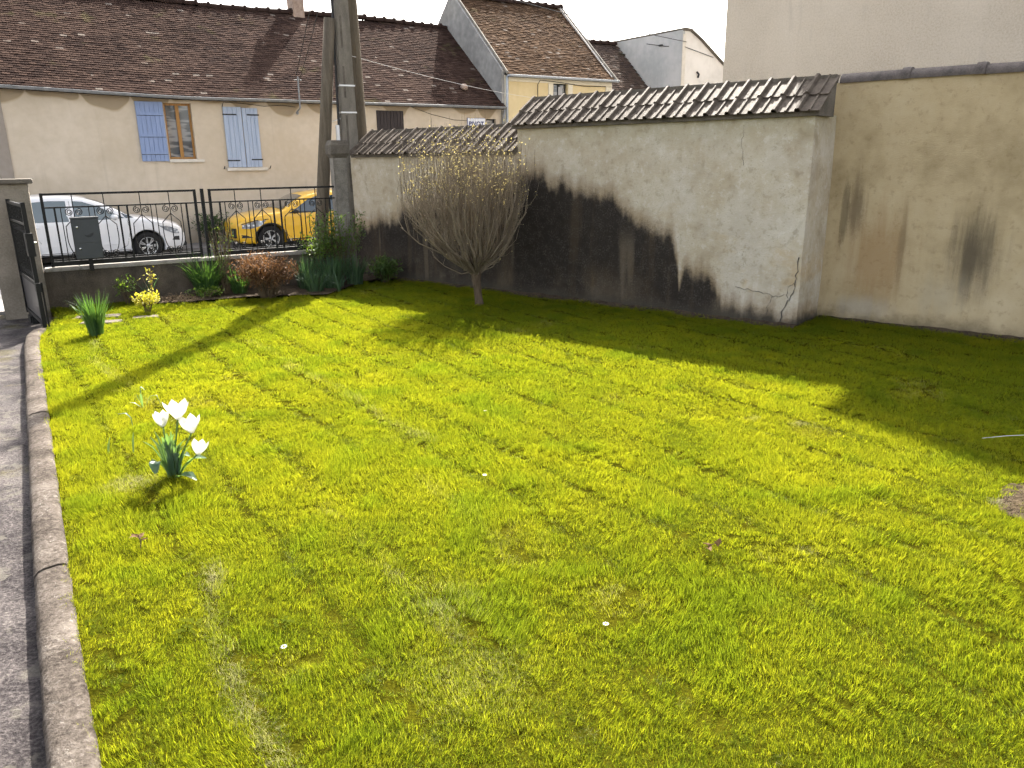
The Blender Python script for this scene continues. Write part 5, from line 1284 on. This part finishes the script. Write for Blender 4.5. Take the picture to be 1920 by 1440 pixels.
rg = random.Random(4)
for (bx, by, fx, fy, fz, L, op, tilt) in ((-.02, .0, -.025, .0, .385, .105, .02, -.05), (.0, .03, .07, .03, .425, .125, .30, .02), (.02, .0, .165, .01, .335, .115, .22, .16), (.03, -.02, .205, -.03, .19, .095, .16, .22)):
    m2 = MB(); m2.tube([(bx, by, 0), (bx + (fx - bx) * .35, by + (fy - by) * .4, fz * .5), (fx, fy, fz)], [.0065, .006, .0055], 7); m2.build('stem', M['tulipstem'], tl, True)
    fl = empty('flower', (fx, fy, fz)); fl.parent = tl; fl.rotation_euler = (rg.uniform(-.1, .1), tilt, rg.uniform(0, 6))
    me = petal_mesh(op, L, L * .72); me2 = petal_mesh(op * .7, L * .98, L * .70)
    for k in range(6): link('petal', me if k % 2 == 0 else me2, fl, (0, 0, 0), rz=k * math.pi / 3 + rg.uniform(-.08, .08))
def broad_leaf(path, widths, cup, parent, name='leaf', wide=1.0):
    mb = MB(); vs = []; nv = 4
    P = [Vector(p) for p in path]; D = []
    for i in range(len(P) - 1):
        for k in range(3): D.append((P[i].lerp(P[i + 1], k / 3), (widths[i] + (widths[i + 1] - widths[i]) * k / 3) * wide))
    D.append((P[-1], widths[-1]))
    for i, (p, w) in enumerate(D):
        d = (D[min(i + 1, len(D) - 1)][0] - D[max(i - 1, 0)][0]).normalized(); s_ = d.cross(Vector((0, 0, 1)))
        if s_.length < .05: s_ = Vector((1, 0, 0))
        s_.normalize(); n_ = s_.cross(d)
        for j in range(nv + 1):
            t = -1 + 2 * j / nv; vs.append(p + s_ * t * w + n_ * cup * w * t * t)
    mb.add(vs, [(i * (nv + 1) + j, i * (nv + 1) + j + 1, (i + 1) * (nv + 1) + j + 1, (i + 1) * (nv + 1) + j) for i in range(len(D) - 1) for j in range(nv)], rg.random())
    return mb.build(name, M['tulipleaf'], parent, True)
rg = random.Random(14)
for pth, wd in (([(-.02, -.01, 0), (-.045, -.04, .10), (-.06, -.08, .155), (-.06, -.115, .15), (-.055, -.135, .09)], (.018, .027, .03, .030, .010)),
                ([(.02, -.02, 0), (.08, -.06, .045), (.15, -.10, .055), (.21, -.12, .03)], (.012, .026, .03, .005)),
                ([(.03, .0, 0), (.10, .0, .09), (.17, -.01, .15), (.25, -.015, .15)], (.012, .024, .032, .005)),
                ([(.02, .02, 0), (.05, .03, .10), (.085, .02, .165), (.13, .0, .16)], (.012, .024, .026, .004))):
    broad_leaf(pth, wd, .45, tl, wide=1.25)
for k in range(22):
    a_ = rg.uniform(0, 6.283); ln = rg.uniform(.03, .15); Hh = rg.uniform(.23, .40) * (1 - 1.1 * ln); bx, by = rg.uniform(-.045, .045), rg.uniform(-.03, .04)
    ex_, ey_ = bx + math.cos(a_) * ln * 1.1, by + math.sin(a_) * ln * .8; w_ = rg.uniform(.016, .025)
    broad_leaf([(bx, by, 0), (bx + (ex_ - bx) * .25, by + (ey_ - by) * .25, Hh * .45), (bx + (ex_ - bx) * .62, by + (ey_ - by) * .62, Hh * .82), (ex_, ey_, Hh)], (.008, w_, w_ * .8, .002), .5, tl)
# single shoots in the lawn
def shoot(loc, label, leaves, seed):
    o = empty('bulb_shoot', loc, 0, label, 'plant', 'bulb shoots in the lawn')
    for pth, wd in leaves: broad_leaf(pth, wd, .25, o)
    return o
shoot((-3.33, 6.60, 0), 'small bulb shoot with curled tip and one arching leaf, farthest of the shoots', [([(0, 0, 0), (0, 0, .12), (.01, 0, .20), (.04, 0, .17)], (.008, .012, .010, .003)), ([(.02, 0, 0), (.08, 0, .11), (.14, 0, .12), (.17, 0, .02)], (.005, .007, .006, .003)), ([(0, .01, 0), (-.03, 0, .09), (-.04, 0, .13)], (.008, .01, .003)), ([(-.01, 0, 0), (-.06, -.01, .05), (-.10, -.02, .06)], (.006, .007, .002))], 1)
shoot((-3.22, 6.05, 0), 'thin whitish leaf arching over beside the kerb, left of the tulips', [([(.06, 0, 0), (.055, 0, .09), (.02, 0, .13), (-.05, 0, .125)], (.005, .008, .009, .004))], 2)
shoot((-3.06, 5.45, 0), 'single short upright leaf in the lawn nearest the kerb', [([(0, 0, 0), (.01, 0, .07), (.03, 0, .14)], (.012, .016, .004))], 3)
shoot((-2.88, 5.47, 0), 'single upright leaf in the lawn just left of the tulips', [([(0, 0, 0), (.01, 0, .10), (.02, 0, .17)], (.012, .016, .004))], 4)
o = empty('seedling', (-2.12, 3.93, 0), 0, 'tiny reddish brown seedling alone on the lawn below the tulips', 'plant'); mb = MB(); rg = random.Random(8)
m2 = MB(); m2.tube([(0, 0, 0), (.01, 0, .06), (.0, 0, .10)], .003, 5); m2.build('stem', M['stem'], o)
for k in range(5): leaf(mb, Vector((0, 0, .06 + .01 * k)), Vector((math.cos(k * 1.4), math.sin(k * 1.4), .4)), Vector((0, 0, 1)), .06, .032, rg.random())
mb.build('leaves', M['brownleaf'], o)

# ---- lawn details: slabs, bare soil, dead leaves, daisies, a cane
for k, (cx, cy_, w, d, a, lab) in enumerate(((-5.98, 10.95, .62, .26, 14, 'worn flat slab sunk in the lawn near the gate, the farther one'), (-5.72, 10.55, .52, .22, 8, 'worn flat slab sunk in the lawn near the gate, behind the daffodil clump'), (-5.25, 10.88, .35, .2, 20, 'small worn slab sunk in the lawn right of the nearest daffodils'))):
    m2 = MB(); m2.box(-w / 2, w / 2, -d / 2, d / 2, -.05, .018); o = m2.build('paving_slab', M['slab'], None, bevel=.012, loc=(cx, cy_, 0), rz=R(a)); tag(o, lab, 'slab', 'slabs in the lawn')
SOIL = (3.50, 4.28, .50, .38)
mb = MB(); pol = [(SOIL[0] + math.cos(a) * SOIL[2] * (1 + .22 * mnoise.noise(Vector((math.cos(a) * 1.5, math.sin(a) * 1.5, 2)))), SOIL[1] + math.sin(a) * SOIL[3] * (1 + .22 * mnoise.noise(Vector((math.cos(a) * 1.5, math.sin(a) * 1.5, 2))))) for a in np.linspace(0, 2 * math.pi, 60, endpoint=False)]
mb.add(*fill_poly(pol, .014, lambda x, y: .002 + .034 * max(0, 1 - ((x - SOIL[0]) / SOIL[2]) ** 2 - ((y - SOIL[1]) / SOIL[3]) ** 2) + .022 * abs(mnoise.noise(Vector((x * 12, y * 16, 0)))) + .02 * abs(mnoise.noise(Vector((x * 30, y * 38, 4))))))
tag(mb.build('bare_soil_patch', M['drysoil'], smooth=True), kind='structure')
m2 = MB(); m2.tube([(0, 0, .045), (.2, .03, .05), (.5, .06, .048)], .0018, 5); o = m2.build('cane', M['whiteplastic'], None, loc=(3.55, 5.45, 0)); tag(o, 'thin pale cane lying on the shaded lawn at the right edge', 'cane')
rg = random.Random(21)
dl = (((1.10, 3.78), 'clump of curled brown dead leaves lying on the right of the lawn'),)
for (x, y), lab in dl:
    o = empty('dead_leaf_clump', (x, y, .02), 0, lab, 'leaf')
    for k in range(4):
        mb = MB(); leaf(mb, Vector((rg.uniform(-.05, .04), rg.uniform(-.03, .03), 
            .022 + .008 * k)), Vector((rg.uniform(-1, 1), rg.uniform(-1, 1), .35)), Vector((0, .5, 1)), .06, .045, rg.random(), .25); mb.build('leaf', M['brownleaf'], o)

# ================================================================== GRASS (blades over the whole lawn)
def grass_variants():
    vc = bpy.data.collections.new('grass_variants')
    for k in range(16):
        rg = random.Random(200 + k); mb = MB(); far = k >= 10
        if k in (8, 9): continue
        for _ in range(50 if far else 120):
            x, y = rg.uniform(-.046, .046), rg.uniform(-.046, .046)
            H = rg.uniform(.022, .046); b = rg.uniform(0, 6.283); lean = rg.uniform(.2, 1.25); w = rg.uniform(.0012, .0020) if far else rg.uniform(.0006, .0012)
            if rg.random() < .06: H *= 1.5; lean *= .8
            if rg.random() < .12: H *= .7; lean = 1.6
            d = Vector((math.cos(b), math.sin(b), 0)); s_ = Vector((-d.y, d.x, 0)) if rg.random() < .6 else Vector((math.cos(b + 1), math.sin(b + 1), 0)); p = Vector((x, y, -.004)); t0 = rg.random()
            q1 = p + d * H * lean * .25 + Vector((0, 0, H * .5)); q2 = p + d * H * lean * .85 + Vector((0, 0, H * (1 - .28 * lean)))
            mb.add([p - s_ * w, p + s_ * w, q1 + s_ * w * .9, q1 - s_ * w * .9, q2], [(0, 1, 2, 3), (3, 2, 4)], t0)
        o = bpy.data.objects.new('grass_variant_%02d' % k, mb.mesh('grass_variant', M['grass'])); vc.objects.link(o)
    for k in range(2):       # flat-leaved weeds / clover
        rg = random.Random(300 + k); mb = MB()
        for _ in range(16):
            a = rg.uniform(0, 6.283); r_ = .05 * math.sqrt(rg.random()); p = Vector((r_ * math.cos(a), r_ * math.sin(a), rg.uniform(.02, .036)))
            for j in range(3):
                b = rg.uniform(0, .6) + j * 2.09; leaf(mb, p, Vector((math.cos(b), math.sin(b), .15)), Vector((0, 0, 1)), .015, .013, .15 + .5 * rg.random(), .1)
        o = bpy.data.objects.new('grass_variant_%02d' % (k + 8), mb.mesh('weed_variant', M['grass'])); vc.objects.link(o)
    return vc
VC = grass_variants()
nr = np.random.RandomState(11)
def vnoise(X, Y, s, seed):
    """smooth value noise, vectorised"""
    g_ = np.random.RandomState(seed).rand(256, 256); x, y = X * s + 1000, Y * s + 1000
    xi, yi = np.floor(x).astype(int), np.floor(y).astype(int); u, v = x - xi, y - yi; u = u * u * (3 - 2 * u); v = v * v * (3 - 2 * v)
    a = g_[xi % 256, yi % 256]; b = g_[(xi + 1) % 256, yi % 256]; c = g_[xi % 256, (yi + 1) % 256]; d = g_[(xi + 1) % 256, (yi + 1) % 256]
    return (a * (1 - u) + b * u) * (1 - v) + (c * (1 - u) + d * u) * v
sp = .058
gx, gy = np.meshgrid(np.arange(-7.2, 9.0, sp), np.arange(.6, 14.8, sp)); X = gx.ravel(); Y = gy.ravel()
X = X + nr.uniform(-.5, .5, X.shape) * sp * .7; Y = Y + nr.uniform(-.5, .5, Y.shape) * sp * .7
ok = inside(LAWN, X, Y) & (np.abs(X) < .85 * Y + 1.3)
ok &= ~inside(BED, X, Y)
for (cx, cy_, w, d, a) in ((-5.98, 10.95, .62, .26, 14), (-5.72, 10.55, .52, .22, 8), (-5.25, 10.88, .35, .2, 20)):
    ca, sa = math.cos(R(a)), math.sin(R(a)); lx = (X - cx) * ca + (Y - cy_) * sa; ly = -(X - cx) * sa + (Y - cy_) * ca
    ok &= ~((np.abs(lx) < w / 2 - .03) & (np.abs(ly) < d / 2 - .03))
X, Y = X[ok], Y[ok]
# mower rows run down and to the right across the lawn: shallow wheel grooves between them
ca, sa = math.cos(R(-55)), math.sin(R(-55)); along = X * ca + Y * sa; acr = -X * sa + Y * ca
acr = acr + .10 * (vnoise(along, acr, .5, 5) - .5) + .05 * (vnoise(X, Y, 2.2, 6) - .5)
ph = np.mod(acr, .47) / .47; groove = np.exp(-((ph - .5) / .08) ** 2) * np.clip((vnoise(along, np.floor(acr / .47) * 7.3, .9, 8) - .15) * 3, 0, 1)
patch = vnoise(X, Y, 1.3, 21); patch2 = vnoise(X, Y, 4.5, 22)
scl = .72 + .42 * vnoise(X, Y, 1.7, 23) + .40 * (patch2 - .5) + .30 * nr.rand(len(X))
scl *= 1 - .62 * groove
tuft = np.clip((vnoise(X, Y, 3.3, 24) - .70) * 5, 0, 1); scl *= 1 + .55 * tuft
# worn, thin spots
thin = np.clip((vnoise(X, Y, 2.1, 25) - .73) * 6, 0, 1) * np.clip((patch - .35) * 3, 0, 1)
scl *= 1 - .25 * thin
edge = np.zeros(len(X))
KP = np.array(KERB)
for a, b in zip(KP[:-1], KP[1:]):
    ab = b - a; t = np.clip(((X - a[0]) * ab[0] + (Y - a[1]) * ab[1]) / (ab @ ab), 0, 1); dd = np.hypot(X - a[0] - t * ab[0], Y - a[1] - t * ab[1]); edge = np.maximum(edge, np.exp(-(dd / .14) ** 2))
keep = nr.rand(len(X)) > np.clip(.52 * groove + .30 * thin + .15 * edge, 0, .6)
dry = .05 * nr.rand(len(X)) ** 2 + .35 * thin * nr.rand(len(X)) + .25 * groove * (nr.rand(len(X)) < .3)
# windrows of pale dry clippings
lines = [[(-1.62, 3.75), (-1.55, 3.5), (-1.43, 3.15), (-1.17, 2.73), (-.95, 2.42), (-.7, 2.1)], [(-5.21, 9.36), (-4.85, 8.7), (-4.62, 8.28), (-4.08, 7.6), (-3.56, 7.02), (-2.9, 6.2)], [(-1.23, 4.48), (-1.0, 4.18), (-.71, 3.73), (-.45, 3.35), (-.25, 3.05)], [(-2.39, 7.95), (-1.79, 7.31), (-1.63, 7.03), (-1.08, 6.19), (-.66, 5.68)], [(-3.22, 9.26), (-2.28, 7.94)], [(-.64, 4.89), (-.2, 4.19), (.2, 3.55)]]
for L, wgt in zip(lines, (.58, .45, .36, .38, .36, .25)):
    L = np.array(L)
    for a, b in zip(L[:-1], L[1:]):
        ab = b - a; t = np.clip(((X - a[0]) * ab[0] + (Y - a[1]) * ab[1]) / (ab @ ab), 0, 1); dd = np.hypot(X - a[0] - t * ab[0], Y - a[1] - t * ab[1])
        wv = np.exp(-(dd / .055) ** 2) * wgt * (.25 + 1.0 * vnoise(X, Y, 5, 31)); dry = np.maximum(dry, wv)
for (cx, cy_, r_, amt) in ((-2.62, 4.86, .16, .85), (-.35, 3.35, .22, .45), (-.2, 2.75, .3, .4), (2.35, 5.9, .08, .8), (2.0, 6.1, .06, .7)):
    dry = np.maximum(dry, amt * np.exp(-(np.hypot(X - cx, Y - cy_) / r_) ** 2) * (.4 + .8 * nr.rand(len(X))))
tone = (vnoise(X, Y, .45, 41) - .5) * .32 + (vnoise(X, Y, 1.6, 42) - .5) * .32 + .05 + .03 * np.clip((Y - 3) / 4, -.2, 1) - .35 * groove + .35 * thin - .55 * tuft + .25 * edge + .25 * (nr.rand(len(X)) - .5)  # groove term darkens the blades, standing in for shade deep between them
vi = nr.randint(0, 8, len(X)); fy = nr.rand(len(X)) < np.clip((Y - 5.5) / 2.5, 0, 1); vi[fy] = nr.randint(10, 16, fy.sum()); weed = (np.clip((vnoise(X, Y, 1.6, 51) - .45) * 2, 0, 1) * nr.rand(len(X))) > .90
vi[weed] = 8 + nr.randint(0, 2, weed.sum()); tone[weed] += .1; dry[weed] = 0; scl[weed] = .8 + .5 * nr.rand(weed.sum())
bare = ((X - SOIL[0]) / SOIL[2]) ** 2 + ((Y - SOIL[1]) / SOIL[3]) ** 2 < .30 + 1.1 * vnoise(X, Y, 7, 3)
keep &= ~(bare & (nr.rand(len(X)) > .24)); dry[bare] = .95; scl[bare] *= .7
X, Y, scl, dry, tone, vi = X[keep], Y[keep], scl[keep], dry[keep], tone[keep], vi[keep]
N = len(X); Z = np.array([lawn_z(a, b) for a, b in zip(X, Y)])
me = bpy.data.meshes.new('lawn_grass'); me.from_pydata(np.stack([X, Y, Z], 1).tolist(), [], []); 
def pattr(nm, ty, arr, f='value'):
    a = me.attributes.new(nm, ty, 'POINT'); a.data.foreach_set(f, np.ascontiguousarray(arr).ravel())
pattr('dry', 'FLOAT', dry.astype(np.float32)); pattr('tone', 'FLOAT', tone.astype(np.float32)); pattr('vi', 'INT', vi.astype(np.int32))
def euler_tilt(a):
    # spin about z first, then lean by (x, y) in world axes, returned as XYZ Euler angles
    out = np.empty_like(a)
    for i_, (ax, ay, az) in enumerate(a):
        m_ = Matrix.Rotation(ay, 3, 'Y') @ Matrix.Rotation(ax, 3, 'X') @ Matrix.Rotation(az, 3, 'Z'); e_ = m_.to_euler('XYZ'); out[i_] = (e_.x, e_.y, e_.z)
    return out
tx = (vnoise(X, Y, 5.5, 61) - .5) * .8 + (vnoise(X, Y, 1.5, 63) - .5) * .4; ty = (vnoise(X, Y, 5.5, 62) - .5) * .8 + (vnoise(X, Y, 1.5, 64) - .5) * .5
rot = np.stack([tx + nr.normal(0, .10, N), ty + nr.normal(0, .10, N), nr.uniform(0, 6.283, N)], 1).astype(np.float32); pattr('rot', 'FLOAT_VECTOR', euler_tilt(rot), 'vector')
sc3 = np.stack([np.full(N, 1.0), np.full(N, 1.0), np.clip(scl, .3, 2)], 1).astype(np.float32); sc3[:, :2] *= (.9 + .2 * nr.rand(N, 1)); pattr('scl', 'FLOAT_VECTOR', sc3, 'vector')
lg = link('lawn_grass', me); tag(lg, 'short mown grass covering the whole lawn', 'grass', kind='stuff')
ng = bpy.data.node_groups.new('scatter_grass', 'GeometryNodeTree')
ng.interface.new_socket('Geometry', in_out='INPUT', socket_type='NodeSocketGeometry'); ng.interface.new_socket('Geometry', in_out='OUTPUT', socket_type='NodeSocketGeometry')
gi = ng.nodes.new('NodeGroupInput'); go = ng.nodes.new('NodeGroupOutput'); iop = ng.nodes.new('GeometryNodeInstanceOnPoints'); ci = ng.nodes.new('GeometryNodeCollectionInfo')
ci.inputs['Collection'].default_value = VC; ci.inputs['Separate Children'].default_value = True; ci.inputs['Reset Children'].default_value = True
def na(nm, ty):
    x = ng.nodes.new('GeometryNodeInputNamedAttribute'); x.data_type = ty; x.inputs['Name'].default_value = nm; return x.outputs['Attribute']
iop.inputs['Pick Instance'].default_value = True
ng.links.new(gi.outputs[0], iop.inputs['Points']); ng.links.new(ci.outputs[0], iop.inputs['Instance']); ng.links.new(na('vi', 'INT'), iop.inputs['Instance Index'])
ng.links.new(na('rot', 'FLOAT_VECTOR'), iop.inputs['Rotation']); ng.links.new(na('scl', 'FLOAT_VECTOR'), iop.inputs['Scale']); ng.links.new(iop.outputs[0], go.inputs[0])
md = lg.modifiers.new('scatter', 'NODES'); md.node_group = ng
print('grass instances', N)
# daisies
rg = random.Random(91)
mb = MB()
for k in range(11):
    a = k * 2 * math.pi / 11; leaf(mb, Vector((math.cos(a) * .004, math.sin(a) * .004, .05)), Vector((math.cos(a), math.sin(a), .1)), Vector((0, 0, 1)), .012, .006, .5, .05)
ME_D = mb.mesh('daisy_petals', M['petal'])
mb = MB(); mb.lathe([(0, .056), (.004, .055), (.0055, .05)], 8); ME_DC = mb.mesh('daisy_centre', M['euon'])
mb = MB(); mb.tube([(0, 0, 0), (0, 0, .05)], .0012, 4); ME_DS = mb.mesh('daisy_stem', M['tulipstem'])
dp = [(-.23, 6.25, 'daisy flower in the middle of the lawn, lone and nearest the tree shadow'), (-.20, 4.85, 'daisy flower in the centre of the lawn, below the others'), (-1.02, 2.95, 'daisy flower near the pale clippings at the lower left'), (.42, 3.1, 'daisy flower in the lower middle of the lawn')]
for x, y, lab in dp:
    o = empty('daisy', (x, y, lawn_z(x, y)), rg.uniform(0, 6), lab, 'daisy', 'daisies in the lawn'); o.rotation_euler.x = rg.uniform(-.2, .2)
    link('petals', ME_D, o); link('centre', ME_DC, o); link('stem', ME_DS, o)
